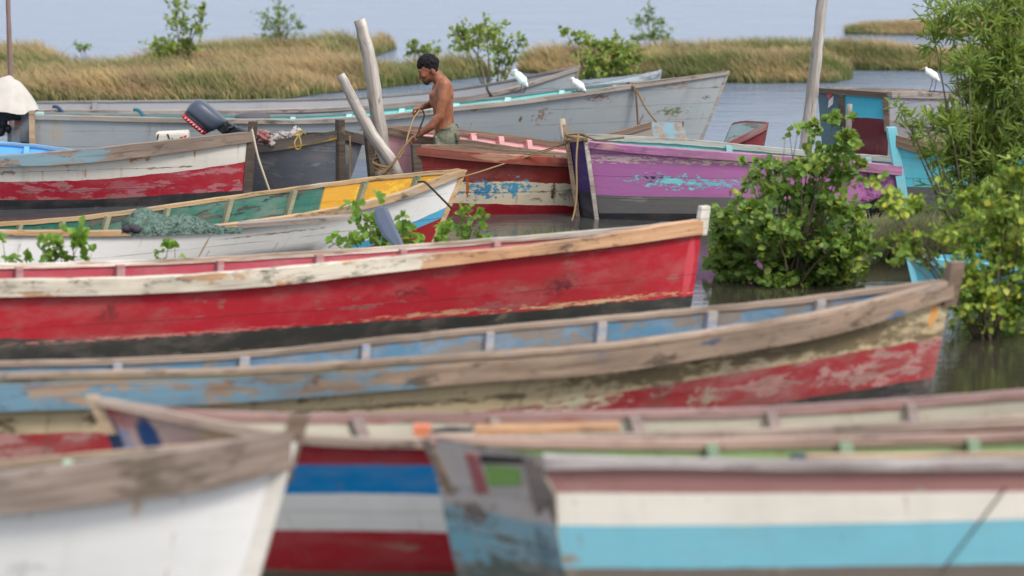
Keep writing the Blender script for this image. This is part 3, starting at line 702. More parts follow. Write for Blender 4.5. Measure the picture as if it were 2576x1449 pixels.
# ---- boat P: turquoise and maroon stern at right
P = boat('fishing_boat', 'grey boat with a turquoise and maroon end panel behind the round bush', (2152, 452), (2148, 226), ('h', 58, 2.6), 1.0,
    near=[(2232, 233), (2300, 233), (2372, 236), (2450, 238)], far=[(2060, 222), (2100, 222), (2200, 224)], lines=[[(2232, 244), (2450, 246)], [(2232, 300), (2450, 300)]], railb=[(2232, 246), (2450, 250)],
    hull=dict(bands=[((150, 146, 150), (170, 164, 160), .3), ((148, 146, 152), (180, 172, 166), .4), ((128, 124, 124), (150, 140, 134), .4)], seam=.2, grime=.3, drip=.3), lining=plain('maroon_dark_lining', (88, 70, 68)), rail=W_GREY, hb0=.42, full=.5, p=1.5, sr=.9, rw=(.02, .04),
    panel=paint('turquoise_maroon_panel', [((104, 80, 74), (70, 60, 58), .4), ((70, 168, 188), (90, 150, 164), .15), ((92, 38, 44), (80, 50, 50), .2)], edge=.05, seam=0, grime=.15, drip=.12, patches=[(.72, .84, .16, 1.4, (82, 106, 116), .2, .1)]))
def on_quad(c1, c2, c3, u, v, off):
    N = (c2 - c1).cross(c3 - c1).normalized()
    if N.y > 0: N = -N
    r = Vector(ray(u, v)).normalized(); o = Vector((0, 0, H)); k = (c1 - o).dot(N) / r.dot(N); return o + r * k + N * off
def p_quad(name, q, mat, th):
    c1, c2, c3 = P.G(0, 1), P.G(0, -1), Vector((P.wl.x, P.wl.y, 0))
    P0 = [on_quad(c1, c2, c3, u, v, .002) for u, v in q]; P1 = [on_quad(c1, c2, c3, u, v, th) for u, v in q]; n = len(q)
    M = MB(); M.add(P0 + P1, [tuple(range(n)), tuple(range(2*n - 1, n - 1, -1))] + [(i, i + n, (i + 1) % n + n, (i + 1) % n) for i in range(n)]); return M.build(name, mat, P.root)
p_quad('top_board', [(2062, 221), (2232, 232), (2232, 246), (2062, 233)], W_DARK, .03)
p_quad('corner_board', [(2110, 236), (2124, 237), (2132, 350), (2120, 350)], W_DARK, .025)
p_quad('corner_board', [(2222, 244), (2236, 246), (2242, 330), (2228, 330)], W_BROWN, .028)
p_quad('red_mark', [(2076, 228), (2100, 230), (2086, 250)], plain('red_mark_paint', (206, 90, 92)), .012)
p_quad('white_mark', [(2086, 252), (2098, 240), (2096, 262), (2084, 272)], plain('white_mark_paint', (206, 200, 196)), .012)

# ---- boat Q: cyan boat at right, S: small cyan skiff in the bush
Q = boat('fishing_boat', 'cyan boat with a tall cyan stem and brown rail behind the willowy bush', (2278, 548), (2243, 335), ('h', 9, 3.2), 1.1,
    near=[(2243, 338), (2275, 348), (2450, 360), (2800, 380)], railb=[(2243, 364), (2275, 376), (2450, 388), (2800, 404)], lines=[[(2243, 470), (2450, 472), (2800, 476)]],
    hull=dict(bands=[((98, 192, 208), (120, 170, 176), .16), ((96, 98, 98), (70, 74, 74), .3)], seam=.2, grime=.1, edge=.05, patches=[(2335, 415, 5, 12, (130, 130, 100), .8, .5), (2310, 395, 8, 10, (130, 160, 150), 1.4, .5)]),
    lining=plain('teal_lining', (90, 150, 160)), rail=W_BROWN, full=.5, post=(.06, .04, .05), postm=paint('cyan_stem', [((108, 184, 196), (90, 130, 136), .2)], seam=0), rw=(.02, .05))
S = boat('skiff', 'small cyan skiff almost hidden by yellow leaves behind the brown stem post', (2300, 712), (2284, 642), ('h', 6, 2.4), .8,
    near=[(2284, 640), (2360, 655), (2600, 668)], hull=dict(bands=[((98, 186, 206), (120, 170, 180), .2)], seam=0), lining=plain('cyan_lining', (104, 186, 206)), rail=plain('cyan_rail', (120, 190, 206)), full=.5, post=(.02, .02, .03), rw=(.015, .03), cat='skiff')

m = MB(); p0, p1 = at(2020, 1150, 23.75), at(2620, 1146, 23.9); m.box((p0 + p1) / 2, (p1 - p0) / 2, (0, .05, 0), (0, 0, .014))
tag(m.build('loose_plank', W_TAN), 'tan plank lying inside the boat with the blunt end', 'plank')
m = MB(); m.tube([at(1992, 1152, 23.55), at(2006, 1151, 23.6), at(2022, 1150, 23.65)], [.022, .026, .02], 10); tag(m.build('float', plain('dark_teal_float', (34, 58, 68), .5)), 'dark teal float at the end of the tan plank', 'float')
# ------------------------------------------------------------------ poles and posts
def pole(name, label, cat, pts, rads, mat, group=None, sides=12, bumpy=.06):
    P0 = [at(*p) for p in pts]; n = 26; pp = []; rr = []
    seg = [0]
    for i in range(len(P0) - 1): seg.append(seg[-1] + (P0[i + 1] - P0[i]).length)
    rq = random.Random(len(label))
    for i in range(n):
        s = seg[-1] * i / (n - 1); k = max(j for j in range(len(seg)) if seg[j] <= s + 1e-9); k = min(k, len(P0) - 2)
        f = (s - seg[k]) / (seg[k + 1] - seg[k]); p = P0[k].lerp(P0[k + 1], f)
        pp.append(p + Vector((rq.uniform(-1, 1), rq.uniform(-1, 1), 0)) * rads[0] * bumpy); rr.append((rads[k] + (rads[k + 1] - rads[k]) * f) * rq.uniform(1 - bumpy, 1 + bumpy))
    m = MB(); m.tube(pp, rr, sides); return tag(m.build(name, mat), label, cat, group)
pole('mooring_pole', 'tall thick driftwood pole leaning left of the man', 'pole', [(905, 50, 40.95), (932, 160, 40.95), (948, 280, 40.95), (968, 400, 40.95), (975, 540, 40.95)], [.062, .066, .07, .072, .07], W_DRIFT)
pole('mooring_pole', 'shorter driftwood pole crossing the tall one at a slant', 'pole', [(857, 188, 40.75), (900, 275, 40.75), (940, 345, 40.75), (980, 400, 40.75), (1040, 520, 40.75)], [.044, .052, .06, .062, .06], W_DRIFT)
pole('stake', 'dark short stump lashed at the foot of the two crossed poles', 'stake', [(964, 426, 40.7), (966, 560, 40.7)], [.085, .1], W_BROWN)
pole('mooring_pole', 'thin reddish pole rising beside the covered outboard motor', 'pole', [(18, -60, 46.2), (22, 60, 46.2), (27, 200, 46.2), (30, 330, 46.2)], [.024, .027, .03, .03], wood('timber_reddish', (120, 94, 88), (148, 120, 112)))
pole('mooring_pole', 'pale leaning pole standing out of the round leaved bush', 'pole', [(2074, -70, 42.2), (2062, 60, 42.2), (2046, 210, 42.2), (2028, 360, 42.2), (2010, 520, 42.2)], [.052, .056, .062, .066, .066], W_DRIFT)
pole('stake', 'thin weathered stake standing inside the round leaved bush', 'stake', [(2137, 262, 37.6), (2132, 400, 37.6), (2122, 560, 37.6), (2112, 720, 37.6)], [.024, .03, .034, .034], W_DRIFT)

# paddle leaning in the red boat
m = MB()
rings = []
for (u, v, hw) in ((950, 522, .026), (956, 530, .062), (964, 550, .07), (981, 585, .064), (1000, 612, .044), (1010, 626, .03), (1020, 650, .028), (1040, 700, .026)):
    c = at(u, v, 35.0 - (v - 520) * .0016); ax = Vector((.86, .1, .5)).normalized() * hw; ay = Vector((0, .012, 0))
    rings.append([c + ax - ay, c + ax * .6 - ay * 1.6, c - ax * .6 - ay * 1.6, c - ax - ay, c - ax + ay, c + ax + ay])
m.loft(rings, False); tag(m.build('paddle', plain('slate_paddle_paint', (84, 94, 112), .5, .3)), 'slate blue paddle blade sticking up over the far rail of the bright red boat', 'paddle')

# ------------------------------------------------------------------ outboard motors
BLK = plain('motor_black', (34, 36, 40), .45, .2); SLATE = plain('motor_cowl_slate', (66, 74, 88), .42, .2, spec=.5)
om = thing('outboard_motor', 'dark slate outboard motor with a red stripe tilted up on the dark grey boat', 'outboard motor', at(540, 335, 43.9))
YO = 43.9; s_ = FQ / YO
b0, b1 = at(458, 288, YO), at(517, 337, YO); ctr = (b0 + b1) / 2; wdir = (b1 - b0).normalized(); hl = (b1 - b0).length / 2
axd = (at(545, 268, YO) - at(487, 312, YO)).normalized(); ydir = Vector((0, 1, 0))
def cowl_ring(d, w0, w1, ty, off=0.0, k=20):
    r = []
    for i in range(k):
        th = 2 * math.pi * i / k; c, s = math.cos(th), math.sin(th)
        x = abs(c) ** .62 * (1 if c > 0 else -1); y = abs(s) ** .62 * (1 if s > 0 else -1)
        r.append(ctr + axd * d + wdir * (x * (w0 + w1) / 2 + (w1 - w0) / 2 + off) + ydir * y * ty)
    return r
m = MB(); m.loft([cowl_ring(d, a, b, ty) for d, a, b, ty in ((.0, hl * .98, hl * 1.0, .13), (.02, hl * 1.0, hl * 1.04, .14), (.085, hl * 1.08, hl * 1.12, .15))]); m.build('lower_cowl', BLK, om)
m = MB(); m.loft([cowl_ring(d, a, b, ty) for d, a, b, ty in ((.075, hl * 1.08, hl * 1.12, .152), (.12, hl * 1.2, hl * 1.2, .155), (.18, hl * 1.27, hl * 1.26, .152), (.225, hl * 1.22, hl * 1.24, .142), (.25, hl * 1.1, hl * 1.16, .12), (.262, hl * .8, hl * .9, .08), (.266, hl * .3, hl * .4, .03))]); m.build('cowl', SLATE, om)
m = MB(); m.loft([cowl_ring(d, a, b, ty) for d, a, b, ty in ((-.014, hl * .96, hl * .96, .128), (-.002, hl * 1.0, hl * 1.02, .146), (.034, hl * 1.03, hl * 1.05, .152), (.036, hl * .9, hl * .9, .13))]); st = m.build('stripe', plain('motor_red', (170, 34, 48), .4, .15), om)
m = MB(); mk = random.Random(3)
for i in range(7):
    c = ctr + axd * .017 + wdir * (-.115 + i * .037) - ydir * .1535
    m.box(c, wdir * .006, ydir * .002, (axd * .011 + wdir * mk.uniform(-.006, .006)))
    if i % 2: m.box(c + axd * mk.choice([-.007, .007]), wdir * .012, ydir * .0022, axd * .0028)
m.build('lettering', plain('motor_lettering', (214, 176, 180)), st)
m = MB(); m.box(at(562, 322, YO), wdir * .07, ydir * .06, axd * .05, .01); m.box(at(582, 324, YO - .03), (.05, 0, -.03), (0, .05, 0), (.015, 0, .045), .008); m.box(at(578, 338, YO + .02), (.03, 0, 0), (0, .04, 0), (0, 0, .05), .006); m.build('bracket', BLK, om)
m = MB(); m.tube([at(566, 318, YO + .05), at(600, 332, YO + .35), at(640, 350, YO + .7)], [.06, .05, .04], 10); m.tube([at(590, 318, YO - .08), at(575, 322, YO - .12), at(566, 340, YO - .1)], .014, 8); m.build('motor_leg', BLK, om)

m = MB(); c = at(436, 356, 43.5); m.box(c, (.17, 0, .008), (0, .12, 0), (-.008, 0, .105), .025)
tk = tag(m.build('fuel_tank', plain('tank_white', (206, 198, 184), .5, .3, c2=(160, 140, 120), amt=.25)), 'dirty white fuel tank with dark marks beside the slate outboard motor', 'fuel tank')
m = MB()
for x, hh, t_ in ((397, .03, .2), (424, .028, -.35)):
    q = at(x, 344, 43.375); m.box(q, (.007, 0, 0), (0, .004, 0), Vector((hh * t_, 0, hh)))
m.box(at(433, 352, 43.372), (.006, 0, 0), (0, .004, 0), (.0, 0, .02)); m.build('tank_mark', plain('mark_black', (46, 42, 40)), tk)
m = MB()
for x, y in ((456, 346), (466, 343), (475, 347)): m.box(at(x, y, 43.375), (.014, 0, .004), (0, .004, 0), (0, 0, .008))
m.build('red_smear', plain('mark_red', (168, 62, 68)), tk)

# covered outboard on the far left
YC = 45.4
oc = thing('outboard_motor', 'dark greasy outboard motor with rusty bracket under the white cloth at the far left', 'outboard motor', at(40, 360, YC))
m = MB(); m.box(at(14, 282, YC), (.16, 0, .02), (0, .12, 0), (-.02, 0, .09), .03); m.tube([at(0, 275, YC - .14), at(30, 292, YC - .14), at(52, 300, YC - .12)], [.03, .04, .02], 8); m.build('powerhead', BLK, oc)
m = MB()
for u, v, r in ((8, 310, .05), (20, 324, .04), (2, 330, .05), (-14, 312, .06)): m.ell(at(u, v, YC - .06), (r, r, r * 1.2))
m.build('linkage', BLK, oc)
m = MB(); m.box(at(62, 318, YC - .02), (.11, 0, 0), (0, .05, 0), (.01, 0, .17), .012); m.box(at(40, 345, YC - .08), (.05, 0, 0), (0, .04, 0), (.0, 0, .08), .01); m.build('bracket', plain('bracket_grey_rust', (116, 122, 128), .55, .3, c2=(150, 92, 52), amt=.42, scale=7), oc)
m = MB(); m.box(at(102, 312, YC - .08), (.055, 0, 0), (0, .04, 0), (-.02, 0, .13), .01); m.build('side_cover', plain('pale_teal', (158, 190, 184), .5), oc)
m = MB(); m.box(at(66, 352, YC - .02), (.2, 0, 0), (0, .03, 0), (0, 0, .1)); m.build('transom_pad', W_GREY, oc)
m = MB(); rings = []
for i in range(15):
    f = i / 14; v = 199 + f * 78; wl = 10 + 95 * (f ** .55); wr = 2 + 60 * (f ** .62); r = []
    for k in range(30):
        th = 2 * math.pi * k / 30; fold = 1 + .09 * math.sin(th * 7 + f * 3) * f + .05 * math.sin(th * 12 + f)* f ** .5
        x = math.cos(th); r.append(at(34 + (wr if x > 0 else wl) * x * fold, v + 4 * math.sin(th * 4) * f - 10 * (1 - f) * max(0, -x), YC) + Vector((0, math.sin(th) * .27 * (.1 + f ** .6) * fold, 0)))
    rings.append(r)
m.loft(rings, True, False); m.add([sum(rings[0], Vector()) / 30 - Vector((0, 0, -.01))] + rings[0], [(0, 1 + (k + 1) % 30, 1 + k) for k in range(30)], smooth=True)
tag(m.build('cloth_cover', plain('cloth_offwhite', (196, 188, 178), .9, .3, 5)), 'off white cloth draped over the outboard motor at the far left', 'cover')

# rags behind the white over red bow
m = MB(); rg = random.Random(11)
for k in range(12):
    c = at(668 + k * 7, 350 - 8 * math.sin(k * 1.3) - k * .3, 41.95 + rg.uniform(-.1, .1)); m.ell(c, (rg.uniform(.04, .08), .06, rg.uniform(.035, .075)), Matrix.Rotation(rg.uniform(-1, 1), 3, 'Y'), 16, 11, .3)
tag(m.build('rag_heap', plain('rags', (168, 160, 154), .9, .3, 18, c2=(60, 52, 54), amt=.5)), 'heap of dirty white and dark rags on the dark grey boat', 'rags')
m = MB(); m.ell(at(656, 340, 41.9), (.075, .06, .04), None, 18, 12, .35); m.ell(at(670, 348, 41.85), (.06, .05, .04), None, 18, 12, .35); tag(m.build('rag_heap', plain('rags_red', (150, 100, 94), .9, .4, 16)), 'small faded red rag next to the dark stem of the white over red boat', 'rags')

# net pile in the green boat
m = MB(); rings = []; y0 = 35.35
for i in range(17):
    f = i / 16; u = 308 + 300 * f
    hgt = 52 * math.exp(-((f - .16) / .15) ** 2) + 38 * math.exp(-((f - .52) / .22) ** 2) + 8 * (1 - f) ; r = []
    for k in range(14):
        th = math.pi * k / 13; w = .26 * (1 - .5 * f) * min(1, i / 2 + .2)
        r.append(at(u, 584 - (hgt + R.uniform(-2, 2)) * math.sin(th) - 4 * f, y0 + .3 * f) + Vector((0, -math.cos(th) * w, 0)))
    rings.append(r)
m.grid(rings)
bm = bmesh.new()
o = m.build('fishing_net', None); bm.from_mesh(o.data); bmesh.ops.subdivide_edges(bm, edges=bm.edges[:], cuts=3, use_grid_fill=True)
for v in bm.verts: v.co += Vector((R.uniform(-1, 1), R.uniform(-1, 1), R.uniform(-1, 1))) * .011
bm.to_mesh(o.data); bm.free()
t = T('net_green'); co = t.n('ShaderNodeTexCoord').outputs['Object']; nz = t.noise(co, 60, 5, .7); n2 = t.noise(co, 9, 4)
t.bsdf(t.mix(t.step(nz, .4, .6), lin((70, 92, 84)), t.mix(n2, lin((134, 152, 140)), lin((104, 130, 118)))), .9, nz, .8, .02, .1); o.data.materials.append(t.mat)
tag(o, 'heap of grey green fishing net lying in the white boat with ochre rails', 'net')
m = MB(); p0, p1 = at(598, 566, 35.9), at(885, 545, 36.6); m.box((p0 + p1) / 2, (p1 - p0) / 2, (0, .08, 0), (0, 0, .018))
tag(m.build('loose_plank', W_GREY), 'grey plank lying inside the green bottomed white boat', 'plank')
m = MB()
for u, v in ((330, 574), (342, 571), (352, 576)): m.ell(at(u - 10, v + 2, 34.95), (.05, .04, .035))
tag(m.build('float_heap', plain('dark_floats', (58, 52, 58), .7)), 'small dark floats at the left end of the green net', 'floats')

# ------------------------------------------------------------------ ropes
def rope(label, pts, r, mat, sag=None, cat='rope', n=40, name='rope'):
    P0 = [at(*p) if len(p) == 3 and not isinstance(p, Vector) else p for p in pts]
    out = []
    k = len(P0)
    for i in range(k - 1):
        a0 = P0[max(0, i - 1)]; a1, a2 = P0[i], P0[i + 1]; a3 = P0[min(k - 1, i + 2)]
        for j in range(10):
            t = j / 10; out.append(.5 * ((2 * a1) + (a2 - a0) * t + (2*a0 - 5*a1 + 4*a2 - a3) * t*t + (-a0 + 3*a1 - 3*a2 + a3) * t**3))
    out.append(P0[-1]); m = MB(); m.tube(out, r, 6); return tag(m.build(name, mat), label, cat)
def ropemat(n, c):
    t = T(n); uv = t.uv('metric'); w = t.n('ShaderNodeTexWave', {'Vector': t.scale(uv, 1, 1.2), 'Scale': 28.0, 'Distortion': .6}, bands_direction='DIAGONAL').outputs[0]
    t.bsdf(t.mix(t.m('MULTIPLY', w, .55), lin(c), sc(lin(c), .45)), .9, w, .6, .004, .1); return t.mat
R_CREAM = ropemat('rope_cream', (196, 184, 160)); R_YEL = ropemat('rope_yellow', (168, 140, 78)); R_BRN = ropemat('rope_brown', (140, 116, 86)); R_DRK = ropemat('rope_dark', (70, 62, 56)); R_TAN = ropemat('rope_tan', (172, 146, 106))
rope('cream rope hanging from the white over red bow', [(634, 326, 40.85), (648, 390, 40.75), (664, 440, 40.7), (678, 480, 40.7)], .012, R_CREAM)
rope('yellow rope loop hung over the rail of the dark grey boat', [(762, 334, 41.1), (748, 346, 41.05), (741, 360, 41.0), (745, 374, 41.0), (754, 374, 41.0), (757, 360, 41.0), (752, 344, 41.05), (740, 340, 41.1), (757, 330, 41.15), (770, 338, 41.15)], .009, R_YEL)
rope('tan rope dropping down the right face of the dark grey bow', [(880, 342, 40.98), (882, 400, 40.95), (881, 470, 40.95)], .009, R_TAN)
rope('brown rope hanging from the purple bow into the water', [(1455, 338, 39.95), (1450, 400, 39.9), (1451, 480, 39.88), (1446, 528, 39.86), (1439, 556, 39.84)], .010, R_TAN)
pts = []
for k in range(26):
    th = k * 1.05; f = k / 25; pts.append(Vector((0, 0, 0)) + at(1450 + 26 * math.cos(th), 347 + 8 * math.sin(th * .53) - 3 * math.sin(th), 40.15 + .12 * math.sin(th)))
rope('tangled brown mooring rope wound round the purple bow', pts, .012, R_BRN)
rope('loose brown rope running from the purple bow along its rail', [(1470, 340, 40.0), (1500, 352, 40.05), (1530, 350, 40.15), (1570, 346, 40.2)], .011, R_BRN)
rope('grey rope stretched from the red brown rail up to the purple bow', [(1280, 402, 40.6), (1350, 384, 40.5), (1420, 362, 40.3), (1445, 350, 40.1)], .009, R_BRN)
rope('thin tan rope slack between the crossed poles and the red brown boat', [(1000, 452, 40.4), (1080, 462, 40.2), (1180, 440, 40.2), (1290, 405, 40.4), (1400, 372, 40.3)], .008, R_TAN)
pts = []
for k in range(46):
    th = k * .9; f = k / 45; pts.append(at(968 + (27 + 5 * math.sin(k * 2.3)) * math.cos(th), 436 - 34 * f + 9 * math.cos(th + 1), 40.86) + Vector((0, .21 * math.sin(th), 0)))
rope('coils of brown rope lashing the crossed poles together', pts, .014, R_BRN)
rope('brown rope from the lashing up towards the hand of the man', [(962, 438, 40.55), (990, 408, 40.6), (1010, 378, 40.75), (1034, 348, 40.9)], .012, R_BRN)
rope('yellow rope hanging in a long loop from the upper hand of the man', [(1056, 276, 41.2), (1040, 300, 41.1), (1028, 335, 41.0), (1018, 372, 40.9), (1002, 400, 40.8)], .008, R_TAN)
rope('dark rope bowed from the upper hand of the man to his lower hand', [(1062, 274, 41.15), (1067, 292, 41.1), (1058, 318, 41.0), (1048, 346, 40.9)], .009, R_DRK)
rope('dark thin rope slanting down over the turquoise stripe', [(2590, 1148, 23.4), (2520, 1240, 23.0), (2440, 1345, 22.6), (2366, 1440, 22.2)], .007, R_DRK)
rope('dark rope hooked over the ochre rail of the white boat', [(1052, 458, 37.9), (1068, 458, 37.75), (1084, 472, 37.7), (1110, 498, 37.7), (1136, 524, 37.75)], .010, R_DRK)
tb_ = Lb.near_t(1600); g_ = Lb.G(tb_, 1); yl = g_.y
rope('brown rope tied round the tall grey bow and led down to the small boat', [(1583, 208, yl + .3), (1592, 216, yl - .04), (1604, 232, yl - .03), (1625, 272, yl - .2), (1650, 305, yl - .45), (1662, 318, yl - .6)], .013, R_BRN)
rope('second brown rope hanging straight down the tall grey bow', [(1590, 216, yl - .05), (1599, 232, yl - .06), (1602, 270, yl - .05), (1606, 330, yl - .06), (1607, 362, yl - .06)], .011, R_BRN)
tb_ = Mb.near_t(1235); g_ = Mb.G(tb_, 1)
rope('blackish rope end draped over the second grey rail left of an egret', [g_ + Vector((-.04, .1, .06)), g_ + Vector((-.03, 0, .03)), g_ + Vector((.05, -.05, -.06)), g_ + Vector((.14, -.06, -.11))], .014, R_DRK)
for u, lb in ((148, 'short blue rope stub on the far rail near the cloth cover'), (355, 'teal rope stub on the rail of the longest grey boat')):
    g_ = Lb.G(Lb.far_t(u), -1) if u > 200 else Mb.G(Mb.near_t(u), 1)
    rope(lb, [g_ + Vector((-.07, 0, .05)), g_ + Vector((-.01, -.03, .04)), g_ + Vector((.07, -.05, -.05))], .02, plain('blue_rope' if u < 200 else 'teal_rope', (52, 74, 100) if u < 200 else (50, 104, 118), .9))
m = MB(); g_ = Lb.G(Lb.far_t(640), -1)
m.ell(g_ + Vector((0, -.2, .0)), (.2, .16, .05)); tag(m.build('sack', plain('dark_sack', (84, 82, 86), .9)), 'dark flat sack lying in the longest grey boat behind the outboard motor', 'sack')

# ------------------------------------------------------------------ vegetation
def leafset(base, dirs, norm, ln, wd):
    """base,dirs,norm: (n,3); every leaf a folded six-point blade"""
    n = len(base); dirs = dirs / np.linalg.norm(dirs, axis=1, keepdims=True)
    sd = np.cross(dirs, norm); sd /= np.maximum(1e-6, np.linalg.norm(sd, axis=1, keepdims=True)); up = np.cross(sd, dirs)
    ln = ln[:, None]; wd = wd[:, None]
    V = np.empty((n, 6, 3))
    V[:, 0] = base; V[:, 3] = base + dirs * ln - up * ln * .12
    V[:, 1] = base + dirs * ln * .3 + sd * wd + up * wd * .3; V[:, 5] = base + dirs * ln * .3 - sd * wd + up * wd * .3
    V[:, 2] = base + dirs * ln * .72 + sd * wd * .85 + up * wd * .2; V[:, 4] = base + dirs * ln * .72 - sd * wd * .85 + up * wd * .2
    return V
def mesh_quads(name, V, F, mat, parent=None, uv=None):
    me = bpy.data.meshes.new(name); nv = V.reshape(-1, 3); me.vertices.add(len(nv)); me.vertices.foreach_set('co', nv.astype(np.float32).ravel())
    F = F.astype(np.int32); k = F.shape[1]; me.loops.add(F.size); me.loops.foreach_set('vertex_index', F.ravel()); me.polygons.add(len(F))
    me.polygons.foreach_set('loop_start', np.arange(0, F.size, k, dtype=np.int32)); me.polygons.foreach_set('loop_total', np.full(len(F), k, np.int32))
    if uv is not None:
        l = me.uv_layers.new(name='metric'); l.data.foreach_set('uv', uv.reshape(-1, 2)[F.ravel()].astype(np.float32).ravel())
    me.update(calc_edges=True); me.validate(); me.materials.append(mat); o = bpy.data.objects.new(name, me); COL.objects.link(o)
    if parent is not None: o.parent = parent; o.matrix_parent_inverse = parent_inv(parent)
    return o
BARK = plain('bark_grey_brown', (104, 92, 76), .85, .4, 20); BARKD = plain('bark_dark', (70, 62, 50), .85, .4, 20)
def shrub(name, label, base, blobs, leaf, mat, cat='shrub', depth=.35, bark=BARK, stem=.025, group=None, droop=.1, m_leaf=9, updir=.35, twig=.5, seedn=1, spread=.25):
    rs = np.random.RandomState(seedn); rr = random.Random(seedn)
    bx = ground(*base); y0 = bx[1]; root = thing(name, label, cat, (bx[0], y0, 0), group); b0 = Vector((bx[0], y0, -.12))
    tr = MB(); LB_, LD, LN, LL, LW = [], [], [], [], []
    s = FQ / y0
    for (u, v, ru, rv, n) in blobs:
        c = at(u, v, y0) + Vector((0, rr.uniform(-1, 1) * depth * .6, 0)); ra, rz = ru / s, rv / s; ry = min(depth, max(ra, .12))
        b1 = b0 + Vector((rr.uniform(-.06, .06), rr.uniform(-.06, .06), 0)); mid = b1.lerp(c, .5) + Vector((rr.uniform(-.08, .08), rr.uniform(-.08, .08), .06))
        P_ = [b1.lerp(mid, .5) * .5 + (b1 * .5 + mid * .5) * .5, mid, mid.lerp(c, .6) + Vector((0, 0, .02)), c]
        tr.tube([b1] + P_, [stem, stem * .8, stem * .6, stem * .42, stem * .25], 6)
        for k in range(n):
            d = rs.normal(size=3); d /= np.linalg.norm(d); q = .25 + (.95 + spread) * rs.rand() ** 1.15
            e = c + Vector((d[0] * ra * q, d[1] * ry * q, d[2] * rz * q)); st = c.lerp(e, rs.rand() * .5) - Vector((0, 0, rz * .12))
            tw = (e - st)
            if tw.length < 1e-3: continue
            if k % 3 == 0: tr.tube([st, st.lerp(e, .5) + Vector((0, 0, .01)), e], [stem * .16, stem * .12, stem * .06], 3, cap=False)
            td = np.array(tw.normalized())
            for j in range(m_leaf):
                f = (j + rs.rand()) / m_leaf; p = np.array(st.lerp(e, .15 + .95 * f)); sdv = rs.normal(size=3)
                LB_.append(p); LD.append(td * twig + sdv * .55 + np.array((0, 0, updir - droop * rs.rand() * 4))); LN.append(rs.normal(size=3) * .55 + np.array((0, -.35, .9)))
                LL.append(leaf[0] * rs.uniform(.6, 1.2)); LW.append(leaf[1] * rs.uniform(.7, 1.2))
    V = leafset(np.array(LB_), np.array(LD), np.array(LN), np.array(LL), np.array(LW)); n = len(V)
    i = np.arange(n)[:, None] * 6; F = np.concatenate([i + np.array([[0, 1, 2, 3]]), i + np.array([[0, 3, 4, 5]])])
    tr.build('trunk', bark, root); mesh_quads('crown', V, F, mat, root); return root
L_ROUND = leafmat('leaf_round_green', [(54, 86, 40), (84, 120, 54), (114, 150, 66), (138, 170, 82), (66, 102, 48), (152, 182, 92), (96, 134, 60), (174, 178, 80), (122, 158, 72), (58, 90, 44), (164, 188, 108)], .42)
L_FRESH = leafmat('leaf_fresh_green', [(92, 136, 48), (122, 166, 64), (142, 182, 80), (80, 120, 44), (158, 190, 92)], .45)
L_WILLOW = leafmat('leaf_willow_green', [(108, 140, 70), (136, 164, 78), (162, 182, 94), (120, 150, 74), (180, 194, 114), (90, 120, 58), (156, 174, 72)], .46)
L_YELLOW = leafmat('leaf_yellow_green', [(76, 112, 46), (132, 160, 58), (166, 186, 74), (64, 98, 42), (186, 198, 92), (116, 148, 58), (56, 88, 38), (150, 176, 70), (178, 192, 82), (200, 190, 76)])
L_FAR = leafmat('leaf_far_green', [(108, 132, 92), (122, 146, 100), (138, 158, 108), (112, 136, 98), (150, 166, 100)])
L_FARY = leafmat('leaf_far_yellow', [(118, 144, 68), (142, 160, 70), (164, 168, 82), (120, 144, 82), (106, 132, 72)])

shrub('mangrove_bush', 'dense round leaved bush in the water right of the red boat', (1985, 712), [(2095, 290, 30, 26, 9), (2130, 320, 36, 30, 10), (2060, 330, 30, 26, 7), (2090, 370, 50, 34, 17), (2150, 370, 30, 26, 6), (2010, 400, 50, 34, 16), (2060, 420, 60, 40, 26), (1960, 440, 50, 36, 16), (1905, 462, 40, 34, 11), (2120, 440, 40, 40, 15), (1980, 490, 70, 44, 32), (1880, 510, 50, 40, 19), (2060, 500, 70, 44, 36), (2130, 520, 50, 44, 25), (1830, 540, 40, 34, 12), (1930, 560, 80, 44, 55), (2040, 580, 90, 44, 68), (2130, 600, 60, 44, 57), (1820, 600, 36, 36, 27), (1870, 630, 70, 40, 69), (1980, 640, 100, 36, 99), (2090, 660, 80, 36, 76), (1830, 680, 50, 26, 46), (1930, 700, 90, 20, 76), (2050, 702, 90, 20, 76), (2140, 680, 40, 24, 27), (1870, 396, 12, 10, 1), (1895, 404, 10, 10, 1), (2170, 420, 26, 22, 4)], (.07, .03), L_ROUND, depth=.6, seedn=3, m_leaf=8, stem=.013, spread=.45, twig=.35)
shrub('mangrove_sprig', 'long bare twig with three round leaves beside the pale leaning pole', (1990, 700), [(2010, 310, 12, 16, 2), (1985, 330, 8, 10, 1), (1975, 345, 8, 8, 1)], (.075, .034), L_ROUND, cat='sprig', depth=.05, stem=.01, m_leaf=2, seedn=4)
